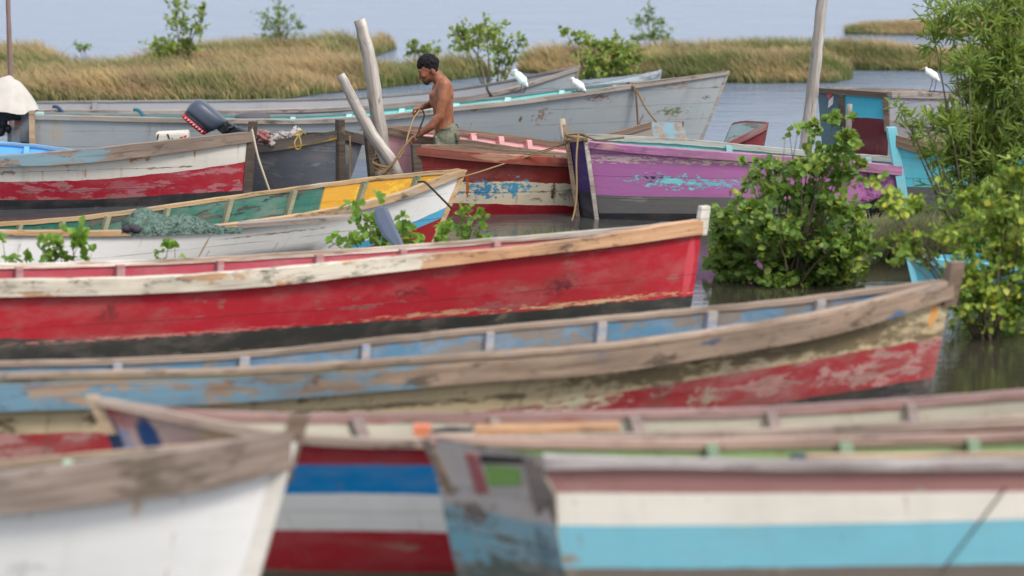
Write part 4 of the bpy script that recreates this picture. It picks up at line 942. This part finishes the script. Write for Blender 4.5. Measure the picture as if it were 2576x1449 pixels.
shrub('willow_bush', 'tall willowy bush with narrow leaves filling the upper right corner', (2490, 690), [(2490, 50, 100, 70, 70), (2400, 70, 60, 60, 26), (2360, 110, 40, 50, 12), (2550, 140, 90, 90, 110), (2490, 190, 56, 70, 60), (2430, 150, 34, 40, 14), (2545, 280, 90, 90, 130), (2470, 320, 70, 80, 90), (2390, 330, 40, 60, 26), (2320, 300, 36, 34, 8), (2350, 380, 40, 34, 12), (2500, 400, 90, 80, 120), (2420, 420, 50, 50, 32), (2550, 500, 80, 80, 100), (2480, 520, 60, 60, 50), (2390, 20, 50, 30, 14), (2560, 20, 60, 60, 60), (2610, 330, 70, 160, 110), (2550, 600, 70, 70, 80), (2255, 262, 30, 24, 4), (2440, 262, 30, 26, 12), (2290, 340, 24, 24, 5), (2380, 300, 36, 36, 12), (2440, 380, 46, 40, 20), (2450, 580, 60, 50, 36), (2500, 640, 60, 40, 40), (2380, 470, 40, 30, 10)], (.125, .0095), L_WILLOW, depth=.6, seedn=5, m_leaf=9, stem=.016, updir=.45, twig=.8, spread=.5)
shrub('yellow_leaved_bush', 'yellow green bush at the water edge beside the brown stem post', (2480, 850), [(2210, 470, 26, 24, 3), (2230, 530, 26, 22, 3), (2270, 640, 40, 30, 8), (2550, 440, 50, 40, 14), (2440, 500, 80, 50, 29), (2330, 520, 70, 40, 16), (2250, 500, 44, 34, 8), (2290, 600, 60, 40, 13), (2400, 600, 90, 50, 26), (2520, 540, 80, 70, 43), (2530, 660, 80, 70, 60), (2470, 740, 80, 60, 58), (2540, 770, 70, 60, 58), (2330, 660, 44, 30, 9), (2440, 680, 60, 60, 32), (2570, 440, 44, 44, 17), (2480, 820, 90, 36, 43), (2590, 640, 70, 120, 58)], (.06, .025), L_YELLOW, depth=.5, seedn=6, m_leaf=8, stem=.014, spread=.4, twig=.35)
shrub('mangrove_sapling', 'fresh green sapling growing in front of the white bow', (960, 714), [(905, 520, 24, 24, 4), (925, 560, 44, 40, 10), (960, 590, 60, 40, 16), (890, 600, 40, 30, 7), (1000, 600, 50, 32, 11), (1010, 540, 26, 22, 2), (1050, 600, 36, 26, 6), (838, 606, 18, 20, 2), (960, 540, 30, 30, 5)], (.078, .032), L_FRESH, cat='sapling', depth=.2, seedn=8, m_leaf=4, stem=.012, spread=.7, twig=.3)
shrub('mangrove_sapling', 'low fresh green sapling in front of the red brown hull', (1150, 716), [(1120, 580, 30, 24, 6), (1160, 560, 36, 30, 7), (1200, 540, 24, 26, 4), (1105, 606, 34, 16, 5), (1190, 592, 34, 20, 6), (1218, 556, 12, 18, 1)], (.078, .032), L_FRESH, cat='sapling', depth=.18, seedn=9, m_leaf=4, stem=.01, spread=.7, twig=.3)
shrub('mangrove_sapling', 'leafy sapling in front of the white hull near the left edge', (160, 792), [(110, 600, 20, 20, 2), (150, 620, 40, 40, 7), (200, 610, 36, 40, 7), (230, 640, 26, 34, 5), (180, 570+20, 24, 20, 2), (110, 640, 22, 20, 2), (150, 650, 50, 20, 6)], (.085, .036), L_FRESH, cat='sapling', depth=.14, seedn=10, m_leaf=4, stem=.009, spread=.7, twig=.3)
shrub('mangrove_sapling', 'sparse sapling at the left picture edge before the white hull', (30, 796), [(6, 600, 10, 14, 1), (30, 650, 22, 24, 2), (60, 650, 16, 16, 1), (78, 636, 14, 14, 1)], (.085, .036), L_FRESH, cat='sapling', depth=.1, seedn=11, m_leaf=4, stem=.008, spread=.7, twig=.3)
shrub('mangrove_sapling', 'smallest sapling with few leaves before the white hull', (430, 780), [(425, 612, 16, 10, 1), (440, 620, 12, 12, 1), (415, 650, 18, 14, 2), (450, 646, 14, 14, 1), (400, 630, 8, 8, 1)], (.085, .036), L_FRESH, cat='sapling', depth=.08, seedn=12, m_leaf=4, stem=.008, spread=.7, twig=.3)
# shrubs on the marsh
shrub('marsh_shrub', 'tallest marsh shrub with a leggy open top on the left island', (425, 205), [(440, 20, 26, 40, 18), (455, 60, 30, 26, 19), (500, 70, 24, 30, 14), (510, 30, 14, 26, 7), (430, 120, 50, 26, 46), (470, 110, 30, 24, 21), (400, 150, 40, 30, 42), (380, 180, 36, 16, 32), (430, 170, 50, 28, 53), (395, 110, 20, 18, 10)], (0.051, 0.018), L_FARY, depth=.3, seedn=20, m_leaf=8, stem=.014, spread=.7)
shrub('marsh_shrub', 'grey green cone shaped shrub on the ridge of the left island', (705, 165), [(705, 20, 26, 30, 18), (700, 55, 40, 24, 32), (670, 70, 20, 20, 10), (745, 70, 22, 20, 10), (700, 90, 36, 22, 35), (738, 40, 14, 16, 6), (675, 35, 14, 14, 6)], (0.047, 0.011), L_FAR, depth=.3, seedn=21, m_leaf=8, stem=.012, spread=.7)
shrub('marsh_shrub', 'tiny dark shrub in the dip of the left island', (206, 205), [(196, 118, 12, 8, 7), (212, 116, 12, 10, 7), (206, 126, 10, 8, 6)], (0.051, 0.014), L_FAR, depth=.1, seedn=22, m_leaf=5, stem=.008, spread=.7)
shrub('marsh_shrub', 'low shrub right behind the head of the man', (1062, 185), [(1040, 125, 26, 16, 21), (1070, 122, 30, 16, 25), (1100, 130, 20, 10, 10), (1040, 108, 12, 10, 6)], (0.047, 0.018), L_FARY, depth=.2, seedn=23, m_leaf=7, stem=.01, spread=.7)
shrub('marsh_shrub', 'broad airy shrub on the marsh point above the nearest egret', (1240, 235), [(1160, 90, 34, 24, 26), (1200, 80, 40, 28, 30), (1240, 85, 36, 30, 26), (1180, 110, 40, 20, 28), (1260, 120, 40, 30, 30), (1220, 55, 10, 16, 6), (1270, 160, 36, 30, 26), (1310, 100, 18, 24, 9), (1250, 190, 24, 16, 14), (1150, 75, 14, 12, 7)], (0.051, 0.019), L_FARY, depth=.3, seedn=24, m_leaf=7, stem=.014, spread=.7)
shrub('marsh_shrub', 'spreading yellowish shrub with an arm to the left, between the egrets and the pole', (1510, 245), [(1420, 75, 18, 10, 10), (1450, 90, 26, 12, 18), (1490, 110, 30, 16, 25), (1540, 120, 44, 24, 46), (1580, 130, 36, 24, 38), (1500, 150, 40, 24, 42), (1560, 155, 44, 22, 46), (1490, 190, 30, 16, 28), (1600, 140, 20, 24, 14), (1520, 170, 40, 20, 35)], (0.051, 0.018), L_FARY, depth=.35, seedn=25, m_leaf=9, stem=.014, spread=.7)
shrub('marsh_shrub', 'small upright dark shrub behind the spreading yellowish one', (1635, 172), [(1632, 25, 12, 20, 7), (1640, 50, 22, 20, 14), (1610, 55, 20, 12, 9), (1665, 60, 16, 20, 10), (1640, 85, 34, 16, 28), (1680, 95, 24, 12, 14), (1600, 95, 24, 10, 14)], (0.047, 0.013), L_FAR, depth=.25, seedn=26, m_leaf=8, stem=.012, spread=.7)

# ------------------------------------------------------------------ marsh grass
def grassmat(name, g0, g1, tip, tip2):
    t = T(name); uv = t.uv('metric'); y = t.n('ShaderNodeSeparateXYZ', {0: uv}).outputs[1]; r = t.n('ShaderNodeNewGeometry').outputs['Random Per Island']
    co = t.n('ShaderNodeTexCoord').outputs['Object']; n1 = t.noise(t.scale(co, .55, .9, 1, 3), 1, 3); n2 = t.noise(t.scale(co, 1.7, 2.2, 1, 9), 1, 3)
    tipc = t.mix(t.step(n2, .35, .65), lin(tip), lin(tip2)); gr = t.mix(r, lin(g0), lin(g1))
    n3 = t.noise(t.scale(co, .3, 2.6, 1, 15), 1, 3); k = t.m('ADD', y, t.m('MULTIPLY', t.m('SUBTRACT', n1, .5), 2.2)); k = t.m('ADD', k, t.m('MULTIPLY', t.m('SUBTRACT', n3, .5), 1.8)); k = t.m('ADD', k, t.m('MULTIPLY', t.m('SUBTRACT', r, .5), .5))
    col = t.mix(t.step(k, .42, 1.12), gr, tipc)
    b = t.n('ShaderNodeBsdfPrincipled', {'Base Color': col, 'Roughness': .7, 'Specular IOR Level': .15}); tr = t.n('ShaderNodeBsdfTranslucent', {'Color': col})
    t.t.links.new(t.n('ShaderNodeMixShader', {0: .45, 1: b.outputs[0], 2: tr.outputs[0]}).outputs[0], t.out.inputs[0]); return t.mat
def inpoly(x, y, poly):
    c = np.zeros(len(x), bool); n = len(poly)
    for i in range(n):
        x0, y0 = poly[i]; x1, y1 = poly[(i + 1) % n]
        if y0 == y1: continue
        c ^= ((y0 > y) != (y1 > y)) & (x < (x1 - x0) * (y - y0) / (y1 - y0) + x0)
    return c
def grass(name, label, poly, n, h, wd, mat, lean=(-.34, 0), edge=.3, seedn=1, bank=None, clump=.3, cat='grass', quad=True):
    rs = np.random.RandomState(seedn); W = [tuple(ground(*p)) for p in poly]; xs = [p[0] for p in W]; ys = [p[1] for p in W]
    if bank:
        m = MB(); k = len(W); m.add([(x, y, .012) for x, y in W] , [tuple(range(k))]); o = m.build('mudbank', bank); 
        tag(o, kind='structure')
    X = rs.uniform(min(xs), max(xs), n * 4); Y = rs.uniform(min(ys), max(ys), n * 4); ok = inpoly(X, Y, W); X, Y = X[ok][:n], Y[ok][:n]; n = len(X)
    # distance to the outline lowers the blades there
    dm = np.full(n, 9.0)
    for i in range(len(W)):
        a, b = np.array(W[i]), np.array(W[(i + 1) % len(W)]); d = b - a; L2 = d @ d
        t = np.clip(((X - a[0]) * d[0] + (Y - a[1]) * d[1]) / max(L2, 1e-9), 0, 1); dm = np.minimum(dm, np.hypot(X - a[0] - t * d[0], Y - a[1] - t * d[1]))
    cl = .5 + .5 * np.sin(X * 2.1 + 1.7 * np.sin(Y * 1.3)) * np.sin(Y * 1.9 + 1.1 * np.sin(X * .9)); hh = h * (rs.uniform(.55, 1.1, n)) * (.55 + .45 * np.clip(dm / edge, 0, 1)) * (1 - clump * .35 * cl) * (.8 + .2 * np.sin(Y * 5.2 + 1.6 * np.sin(X * .8) + .5 * np.sin(X * 3.1)))
    th = rs.uniform(0, math.pi, n); sx, sy = np.cos(th) * wd / 2, np.sin(th) * wd / 2
    lx = lean[0] * hh + rs.normal(0, .26, n) * hh; ly = lean[1] * hh + rs.normal(0, .24, n) * hh
    V = np.empty((n, 6, 3)); z0 = -.03
    for k, (f, g, w) in enumerate(((0, 0, 1.0), (.55, .3, .85), (1.0, 1.0, .25))):
        V[:, 2*k, 0] = X + lx * g - sx * w; V[:, 2*k, 1] = Y + ly * g - sy * w; V[:, 2*k + 1, 0] = X + lx * g + sx * w; V[:, 2*k + 1, 1] = Y + ly * g + sy * w
        V[:, 2*k, 2] = V[:, 2*k + 1, 2] = z0 + hh * f * (1 if k < 2 else .93)
    i = np.arange(n)[:, None] * 6; F = np.concatenate([i + np.array([[0, 1, 3, 2]]), i + np.array([[2, 3, 5, 4]])])
    uv = np.zeros((n, 6, 2)); uv[:, 2:4, 1] = .55; uv[:, 4:, 1] = 1
    o = mesh_quads(name, V, F, mat, None, uv); return tag(o, label, cat, None, 'stuff')
MUD = plain('mud', (96, 98, 62), .9, .3, 6)
G1 = grassmat('marsh_grass_blade', (110, 124, 76), (152, 156, 100), (208, 184, 136), (186, 160, 128)); G3 = grassmat('olive_reed_blade', (120, 126, 84), (156, 156, 112), (182, 174, 128), (150, 154, 106)); G2 = grassmat('reed_blade', (96, 108, 66), (136, 140, 92), (160, 156, 104), (120, 132, 84))
grass('marsh_grass', 'wind bent tan and green marsh grass of the left island', [(-160, 262), (300, 259), (500, 257), (700, 252), (800, 238), (960, 222), (1100, 207), (1240, 190), (1240, 179), (1100, 190), (960, 196), (870, 184), (905, 156), (1000, 122), (975, 116), (900, 134), (760, 142), (600, 146), (450, 158), (420, 176), (330, 196), (210, 200), (170, 170), (100, 160), (-160, 160)], 70000, .46, .016, G1, seedn=31, bank=MUD)
grass('marsh_grass', 'marsh grass of the right island with a green front fringe', [(1305, 182), (1450, 192), (1640, 206), (1900, 210), (2100, 208), (2145, 198), (2140, 186), (2060, 160), (1900, 150), (1760, 160), (1640, 172), (1400, 172), (1320, 174)], 36000, .48, .016, G1, seedn=32, bank=MUD)
grass('marsh_grass', 'narrow strip of tan marsh grass running behind the willowy bush', [(1990, 176), (2360, 179), (2800, 179), (2800, 164), (2360, 165), (2100, 162), (1990, 165)], 24000, .46, .016, G1, seedn=33, bank=MUD)
grass('marsh_grass', 'farthest small patch of tan grass at the top right', [(2125, 86), (2300, 89), (2700, 90), (2700, 76), (2300, 74), (2150, 78)], 13000, .3, .018, G1, seedn=34, bank=MUD, edge=.6)
grass('reeds', 'thin green reeds in the water between the red and purple boats', [(1280, 592), (1470, 580), (1500, 596), (1460, 622), (1280, 626)], 420, .17, .007, G2, lean=(.05, 0), seedn=35)
grass('reeds', 'pale reeds tangled behind the brown stem post at the right', [(2120, 700), (2230, 650), (2400, 660), (2400, 610), (2160, 600), (2130, 620)], 9000, .46, .009, G3, lean=(.25, 0), seedn=36)
grass('reeds', 'dark reeds along the foot of the cyan boat', [(2180, 590), (2600, 600), (2600, 545), (2300, 548), (2190, 560)], 1600, .26, .010, G2, lean=(.1, 0), seedn=37)
# ------------------------------------------------------------------ bodies grown as one surface
def capsule(m, p0, r0, p1, r1, k=14):
    p0, p1 = Vector(p0), Vector(p1); ax = (p1 - p0); L = ax.length; ax.normalize()
    ref = Vector((0, 0, 1)) if abs(ax.z) < .9 else Vector((1, 0, 0)); a = ax.cross(ref).normalized(); b = ax.cross(a); rings = []
    for j in range(5):
        th = -math.pi / 2 + math.pi / 2 * (j + .15) / 5; rings.append((p0 + ax * math.sin(th) * r0, math.cos(th) * r0))
    for f in (0, .5, 1): rings.append((p0.lerp(p1, f), r0 + (r1 - r0) * f))
    for j in range(5):
        th = math.pi / 2 * (j + .85) / 5; rings.append((p1 + ax * math.sin(th) * r1, math.cos(th) * r1))
    m.loft([[c + a * math.cos(2*math.pi*q/k) * r + b * math.sin(2*math.pi*q/k) * r for q in range(k)] for c, r in rings])
def fuse(m, name, mat, parent, vox=.007, smooth=5, fac=.5):
    o = m.build(name, None)
    md = o.modifiers.new('r', 'REMESH'); md.mode = 'VOXEL'; md.voxel_size = vox; md.use_smooth_shade = True
    ms = o.modifiers.new('s', 'SMOOTH'); ms.iterations = smooth; ms.factor = fac
    dg = bpy.context.evaluated_depsgraph_get(); me = bpy.data.meshes.new_from_object(o.evaluated_get(dg)); me.name = name
    old = o.data; o.modifiers.clear(); o.data = me; bpy.data.meshes.remove(old)
    me.materials.clear(); me.materials.append(mat); me.polygons.foreach_set('use_smooth', np.ones(len(me.polygons), bool))
    if parent is not None: o.parent = parent; o.matrix_parent_inverse = parent_inv(parent)
    return o
YM = 41.2
def M_(u, v, dy=0): return at(u, v, YM + dy)
man = thing('person', 'shirtless man in olive shorts bending over ropes among the boats', 'person', M_(1115, 560))
def skinmat():
    t = T('skin_brown'); co = t.n('ShaderNodeTexCoord').outputs['Object']; n = t.noise(co, 9, 4); n2 = t.noise(co, 55, 3)
    col = t.mix(t.step(n, .35, .65), lin((156, 100, 70)), lin((126, 78, 56))); col = t.mix(t.m('MULTIPLY', n2, .2), col, lin((92, 52, 38)))
    t.bsdf(col, .48, n2, .12, .003, .4, **{'Subsurface Weight': .08, 'Subsurface Radius': (.02, .008, .004)}); return t.mat
SKIN = skinmat()
m = MB()
# trunk
for dy in (-.075, .075):
    capsule(m, M_(1121, 345, dy), .105, M_(1116, 300, dy), .092); capsule(m, M_(1116, 300, dy), .092, M_(1112, 250, dy), .105); capsule(m, M_(1112, 250, dy), .108, M_(1115, 222, dy), .088)
    capsule(m, M_(1121, 219, dy), .072, M_(1125, 240, dy * 1.05), .066)
    capsule(m, M_(1118, 236, dy * 1.15), .074, M_(1123, 270, dy * 1.05), .07); capsule(m, M_(1123, 270, dy * 1.05), .068, M_(1122, 312, dy), .08)                    # shoulder blades
    capsule(m, M_(1095, 240, dy * 1.05), .062, M_(1098, 258, dy * 1.0), .064)                   # chest
    capsule(m, M_(1121, 348, dy * 1.2), .105, M_(1112, 420, dy * 1.35), .075); capsule(m, M_(1112, 420, dy * 1.35), .066, M_(1110, 455, dy * 1.4), .056)
    capsule(m, M_(1110, 455, dy * 1.4), .056, M_(1121, 505, dy * 1.4), .052); capsule(m, M_(1121, 505, dy * 1.4), .052, M_(1122, 566, dy * 1.4), .036)
    capsule(m, M_(1124, 578, dy * 1.5), .036, M_(1086, 583, dy * 1.7), .03)
capsule(m, M_(1117, 222, -.11), .07, M_(1112, 204, 0), .062); capsule(m, M_(1110, 222, .12), .07, M_(1110, 204, 0), .06)
capsule(m, M_(1111, 208), .068, M_(1093, 184), .06)
# head, tilted down to the left
m.ell(M_(1078, 168), (.094, .078, .088)); m.ell(M_(1071, 180), (.07, .066, .075)); capsule(m, M_(1074, 188), .052, M_(1074, 205), .036)
capsule(m, M_(1081, 194), .05, M_(1092, 186), .05)
capsule(m, M_(1058, 182), .014, M_(1056.5, 195.5), .017, 8); m.ell(M_(1057, 196), (.016, .02, .012)); capsule(m, M_(1055.5, 177, -.03), .016, M_(1055.5, 177, .03), .016, 8)
capsule(m, M_(1061.5, 202, -.016), .011, M_(1061.5, 202, .016), .011, 8); capsule(m, M_(1064.5, 206, -.014), .011, M_(1064.5, 206, .014), .011, 8)
for sd in (-1, 1):
    m.ell(M_(1091, 181, .08 * sd), (.022, .014, .034), Matrix.Rotation(-.4, 3, 'Y')); m.ell(M_(1066, 190, .042 * sd), (.026, .024, .024))
# arms
capsule(m, M_(1118, 213, -.18), .066, M_(1115, 250, -.215), .056); capsule(m, M_(1115, 250, -.215), .055, M_(1106, 292, -.23), .042)
capsule(m, M_(1106, 292, -.23), .044, M_(1086, 316, -.23), .046); capsule(m, M_(1086, 316, -.23), .045, M_(1056, 338, -.215), .028)
capsule(m, M_(1104, 214, .17), .06, M_(1094, 248, .2), .05); capsule(m, M_(1094, 248, .2), .045, M_(1084, 262, .2), .042); capsule(m, M_(1084, 262, .2), .042, M_(1062, 270, .1), .027)
# hands: palm, four fingers, thumb
def hand(w, d, curl, side, sc_=1.0):
    d = d.normalized(); n = Vector((0, side, 0)); dn = d.cross(n).normalized()
    if dn.z > 0: dn = -dn
    pc = w + d * .05; capsule(m, w, .026, w + d * .03, .03, 10)
    for i in range(4): capsule(m, w + d * .03 + n * (i - 1.5) * .014, .017, w + d * .085 + n * (i - 1.5) * .021, .0135, 8)
    for i, l in enumerate((.036, .043, .041, .032)):
        k0 = w + d * .088 + n * (i - 1.5) * .021; k1 = k0 + (d * (1 - curl) + dn * curl).normalized() * l; k2 = k1 + (d * (.2 - curl) + dn).normalized() * l * .75; k3 = k2 + (dn * .6 - d * (.3 + curl)).normalized() * l * .5
        capsule(m, k0, .0115, k1, .0105, 8); capsule(m, k1, .0105, k2, .0095, 8); capsule(m, k2, .0095, k3, .0085, 8)
    t0 = w + d * .03 - n * .028; t1 = t0 + (d * .6 + dn * .6 - n * .5).normalized() * .042; t2 = t1 + (d * .7 + dn * .6 + n * .2).normalized() * .034
    capsule(m, t0, .015, t1, .0125, 8); capsule(m, t1, .0125, t2, .0105, 8)
hand(M_(1056, 338, -.215), Vector((-.85, .1, -.4)), .45, 1)
hand(M_(1062, 270, .1), Vector((-.8, -.3, -.15)), .7, -1)
fuse(m, 'body', SKIN, man, .0065, 5)
HAIR = plain('hair_black', (30, 28, 29), .8, .4, 60, .2); BEARD = plain('beard_black', (66, 48, 40), .85, .3, 60, .2)
m = MB(); m.ell(M_(1080, 163), (.096, .084, .09)); m.ell(M_(1074, 156), (.098, .08, .066)); m.ell(M_(1089, 168), (.05, .074, .056)); m.ell(M_(1096, 176), (.03, .06, .04)); m.ell(M_(1060, 164), (.048, .062, .05)); rh = random.Random(4)
for i in range(110):
    th, ph = rh.uniform(0, 6.28), rh.uniform(.15, 1.5); d = Vector((math.cos(th) * math.sin(ph), math.sin(th) * math.sin(ph), math.cos(ph)))
    m.ell(M_(1077, 160) + Vector((d.x * .1, d.y * .084, d.z * .088)), (rh.uniform(.012, .02), .015, rh.uniform(.01, .018)), None, 6, 5)
fuse(m, 'hair', HAIR, man, .007, 2)
m = MB(); capsule(m, M_(1070, 206, -.018), .022, M_(1070, 206, .018), .022, 8); capsule(m, M_(1074, 208, -.02), .026, M_(1074, 208, .02), .026, 8)
for sd in (-1, 1): capsule(m, M_(1074, 206, .03 * sd), .022, M_(1081, 200, .046 * sd), .012, 8); capsule(m, M_(1062.5, 199.5, .004 * sd), .008, M_(1065, 201, .026 * sd), .007, 8)
fuse(m, 'beard', BEARD, man, .006, 2)
m = MB()
for sd in (-1, 1): m.ell(M_(1061, 186.5, .036 * sd), (.011, .012, .008)); capsule(m, M_(1057, 178.5, .014 * sd), .007, M_(1063, 178, .05 * sd), .006, 6)
m.build('eyes_and_brows', BEARD, man)
def clothmat(n, c, c2):
    t = T(n); co = t.n('ShaderNodeTexCoord').outputs['Object']; a = t.noise(co, 14, 5, .6, dist=.6); b = t.noise(co, 5, 3)
    t.bsdf(t.mix(t.step(b, .35, .65), lin(c), lin(c2)), .9, a, .9, .03, .1); return t.mat
m = MB()
for dy in (-.078, .078):
    capsule(m, M_(1125, 332, dy), .112, M_(1124, 352, dy), .134); capsule(m, M_(1124, 352, dy), .134, M_(1114, 420, dy * 1.35), .124)
    for q in range(4): capsule(m, M_(1094 + q * 3, 345 + q * 9, dy * 1.2), .022, M_(1136 - q * 2, 354 + q * 11, dy * 1.5), .02, 8)
capsule(m, M_(1096, 345, -.2), .02, M_(1100, 372, -.2), .02, 8); capsule(m, M_(1150, 338, -.17), .026, M_(1152, 352, -.18), .022, 8)
fuse(m, 'shorts', clothmat('olive_cloth', (118, 119, 102), (94, 95, 80)), man, .008, 3)
m = MB(); n = 24
for (cu, cv, rx, ry) in ((1123, 321, .108, .176),):
    pts = [M_(cu, cv) + Vector((math.cos(2*math.pi*i/n) * rx, math.sin(2*math.pi*i/n) * ry, .0 + .012 * math.cos(2*math.pi*i/n))) for i in range(n + 1)]
    m.tube(pts, .012, 6, cap=False, flat=1.6)
m.build('waistband', plain('olive_dark', (84, 86, 74), .9), man)

# ------------------------------------------------------------------ egrets
WHITE = plain('feather_white', (236, 234, 228), .8, .08, 40); BEAK = plain('beak_ochre', (176, 140, 70), .5); LEG = plain('leg_dark', (44, 46, 50), .6)
def egret(label, head, tail, feet, y, crest=False):
    s = FQ / y; r = thing('egret', label, 'egret', feet, 'white egrets resting on the boat rails')
    hd, tl = at(head[0], head[1], y), at(tail[0], tail[1], y); ax = tl - hd; L = ax.length; d = ax.normalized(); up = Vector((d.z, 0, -d.x)); 
    if up.x > 0: up = -up                                   # breast side (left, below)
    m = MB(); capsule(m, hd + d * L * .3 + up * L * .03, L * .2, hd + d * L * .6, L * .215); capsule(m, hd + d * L * .6, L * .2, tl - d * L * .1, L * .08); capsule(m, tl - d * L * .15, L * .055, tl, L * .03)
    capsule(m, hd + d * L * .12 + up * L * .05, L * .085, hd + d * L * .32 + up * L * .08, L * .12); m.ell(hd + d * L * .02, (L * .105, L * .08, L * .08))
    capsule(m, hd + d * L * .0, L * .07, hd + Vector((-L * .1, 0, -L * .03)), L * .045)
    for sd in (-1, 1): capsule(m, hd + d * L * .38 + Vector((0, sd * L * .12, 0)) - up * L * .04, L * .085, tl - d * L * .1 + Vector((0, sd * L * .04, 0)), L * .035)
    fuse(m, 'body', WHITE, r, L * .022, 3)
    m = MB(); b = hd + Vector((-L * .13, 0, -L * .035)); m.tube([b, b + Vector((-L * .1, 0, -L * .04)), b + Vector((-L * .19, 0, -L * .085))], [L * .03, L * .02, L * .004], 7); m.build('beak', BEAK, r)
    m = MB()
    for sd in (-1, 1): m.ell(hd + Vector((-L * .06, sd * L * .072, L * .015)), (L * .016,) * 3, None, 8, 6)
    m.build('eyes', LEG, r)
    for sd, o in ((-1, -.028), (1, .03)):
        m = MB(); hip = hd + d * L * .6 + Vector((o * .6, sd * L * .06, 0)); ft = Vector((feet[0] + o, feet[1] + sd * .02, feet[2] + .006)); kn = hip.lerp(ft, .5) + Vector((.012, 0, 0))
        m.tube([hip, kn, ft], [L * .03, L * .018, L * .015], 6)
        for a in (-.5, 0, .5): m.tube([ft, ft + Vector((-.05 * math.cos(a), .05 * math.sin(a), -.002))], [.005, .003], 5)
        m.build('leg', LEG, r)
    return r
g_ = Lb.G(Lb.far_t(1312), -1); egret('standing white egret with dark legs on the grey rail, left one of the pair', (1296, 177), (1328, 218), g_ + Vector((0, 0, .012)), g_.y)
g_ = Lb.G(Lb.near_t(1456), 1); egret('hunched white egret sitting low on the grey rail, its legs hidden', (1440, 197), (1474, 230), g_ + Vector((0, 0, .012)), g_.y)
g_ = P.G(P.near_t(2343), 1); egret('white egret standing alone at the right beside the willowy bush', (2328, 171), (2364, 204), g_ + Vector((0, 0, .012)), g_.y)

# ------------------------------------------------------------------ water
def water():
    t = T('estuary_water'); co = t.n('ShaderNodeTexCoord').outputs['Object']; y = t.n('ShaderNodeSeparateXYZ', {0: co}).outputs[1]
    w1 = t.noise(t.scale(co, 1.5, 4.2), 1, 6, .62, dist=.4); w2 = t.noise(t.scale(co, .35, 1.0, 1, 7), 1, 4, .55); w3 = t.noise(t.scale(co, 7, 14, 1, 3), 1, 3)
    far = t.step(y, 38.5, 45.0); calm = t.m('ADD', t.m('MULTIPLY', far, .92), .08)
    hh = t.m('ADD', t.m('MULTIPLY', w1, .6), t.m('ADD', t.m('MULTIPLY', w2, .8), t.m('MULTIPLY', w3, .12)))
    bp = t.n('ShaderNodeBump', {'Height': t.m('MULTIPLY', hh, calm), 'Strength': 1.0, 'Distance': .08})
    mud = t.mix(far, lin((56, 52, 43)), lin((104, 115, 130)))  # muddy brown near; far tone paled to paint in extra sky reflection
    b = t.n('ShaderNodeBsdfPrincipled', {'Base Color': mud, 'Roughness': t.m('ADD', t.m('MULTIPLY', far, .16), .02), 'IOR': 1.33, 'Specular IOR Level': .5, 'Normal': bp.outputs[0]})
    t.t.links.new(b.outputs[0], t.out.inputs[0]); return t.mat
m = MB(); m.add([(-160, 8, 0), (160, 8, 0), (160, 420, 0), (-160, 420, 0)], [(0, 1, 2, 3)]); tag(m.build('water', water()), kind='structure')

# ------------------------------------------------------------------ light
SUN_EL, SUN_AZ = math.radians(50), math.radians(138)        # azimuth clockwise from +Y (away from the camera): behind the camera, to the right
wd = bpy.data.worlds.new('World'); SC.world = wd; wd.use_nodes = True; nt = wd.node_tree; nt.nodes.clear()
sky = nt.nodes.new('ShaderNodeTexSky'); sky.sky_type = 'NISHITA'; sky.sun_disc = False; sky.sun_elevation = SUN_EL; sky.sun_rotation = SUN_AZ; sky.air_density = 1.0; sky.dust_density = 4.0; sky.ozone_density = 1.5
mixn = nt.nodes.new('ShaderNodeMix'); mixn.data_type = 'RGBA'; mixn.inputs[0].default_value = .62
nt.links.new(sky.outputs[0], mixn.inputs[6]); mixn.inputs[7].default_value = (7.8, 8.5, 9.7, 1)      # overcast layer
bg = nt.nodes.new('ShaderNodeBackground'); bg.inputs[1].default_value = .105; nt.links.new(mixn.outputs[2], bg.inputs[0])
wo = nt.nodes.new('ShaderNodeOutputWorld'); nt.links.new(bg.outputs[0], wo.inputs[0])
sd_ = bpy.data.lights.new('sun', 'SUN'); sd_.energy = 1.8; sd_.angle = math.radians(14); sd_.color = (1, .95, .88)
so = bpy.data.objects.new('sun', sd_); COL.objects.link(so)
dv = Vector((math.sin(SUN_AZ) * math.cos(SUN_EL), math.cos(SUN_AZ) * math.cos(SUN_EL), math.sin(SUN_EL)))
so.rotation_euler = dv.to_track_quat('Z', 'Y').to_euler(); so.location = (8, -10, 20)

# ------------------------------------------------------------------ camera
cam = bpy.data.cameras.new('camera'); co = bpy.data.objects.new('camera', cam); COL.objects.link(co)
co.location = (0, 0, H); co.rotation_euler = (math.pi / 2 - PITCH, 0, 0)
cam.sensor_width = 36; cam.lens = 36 * FQ / 2576; cam.clip_start = .5; cam.clip_end = 900
cam.dof.use_dof = True; cam.dof.focus_distance = 41.2; cam.dof.aperture_fstop = 1.3
SC.camera = co
SC.view_settings.view_transform = 'Standard'; SC.view_settings.look = 'None'; SC.view_settings.exposure = 0.67; SC.view_settings.gamma = 1
SC.cycles.max_bounces = 6; SC.cycles.use_denoising = True
SC.cycles.sample_clamp_indirect = 6
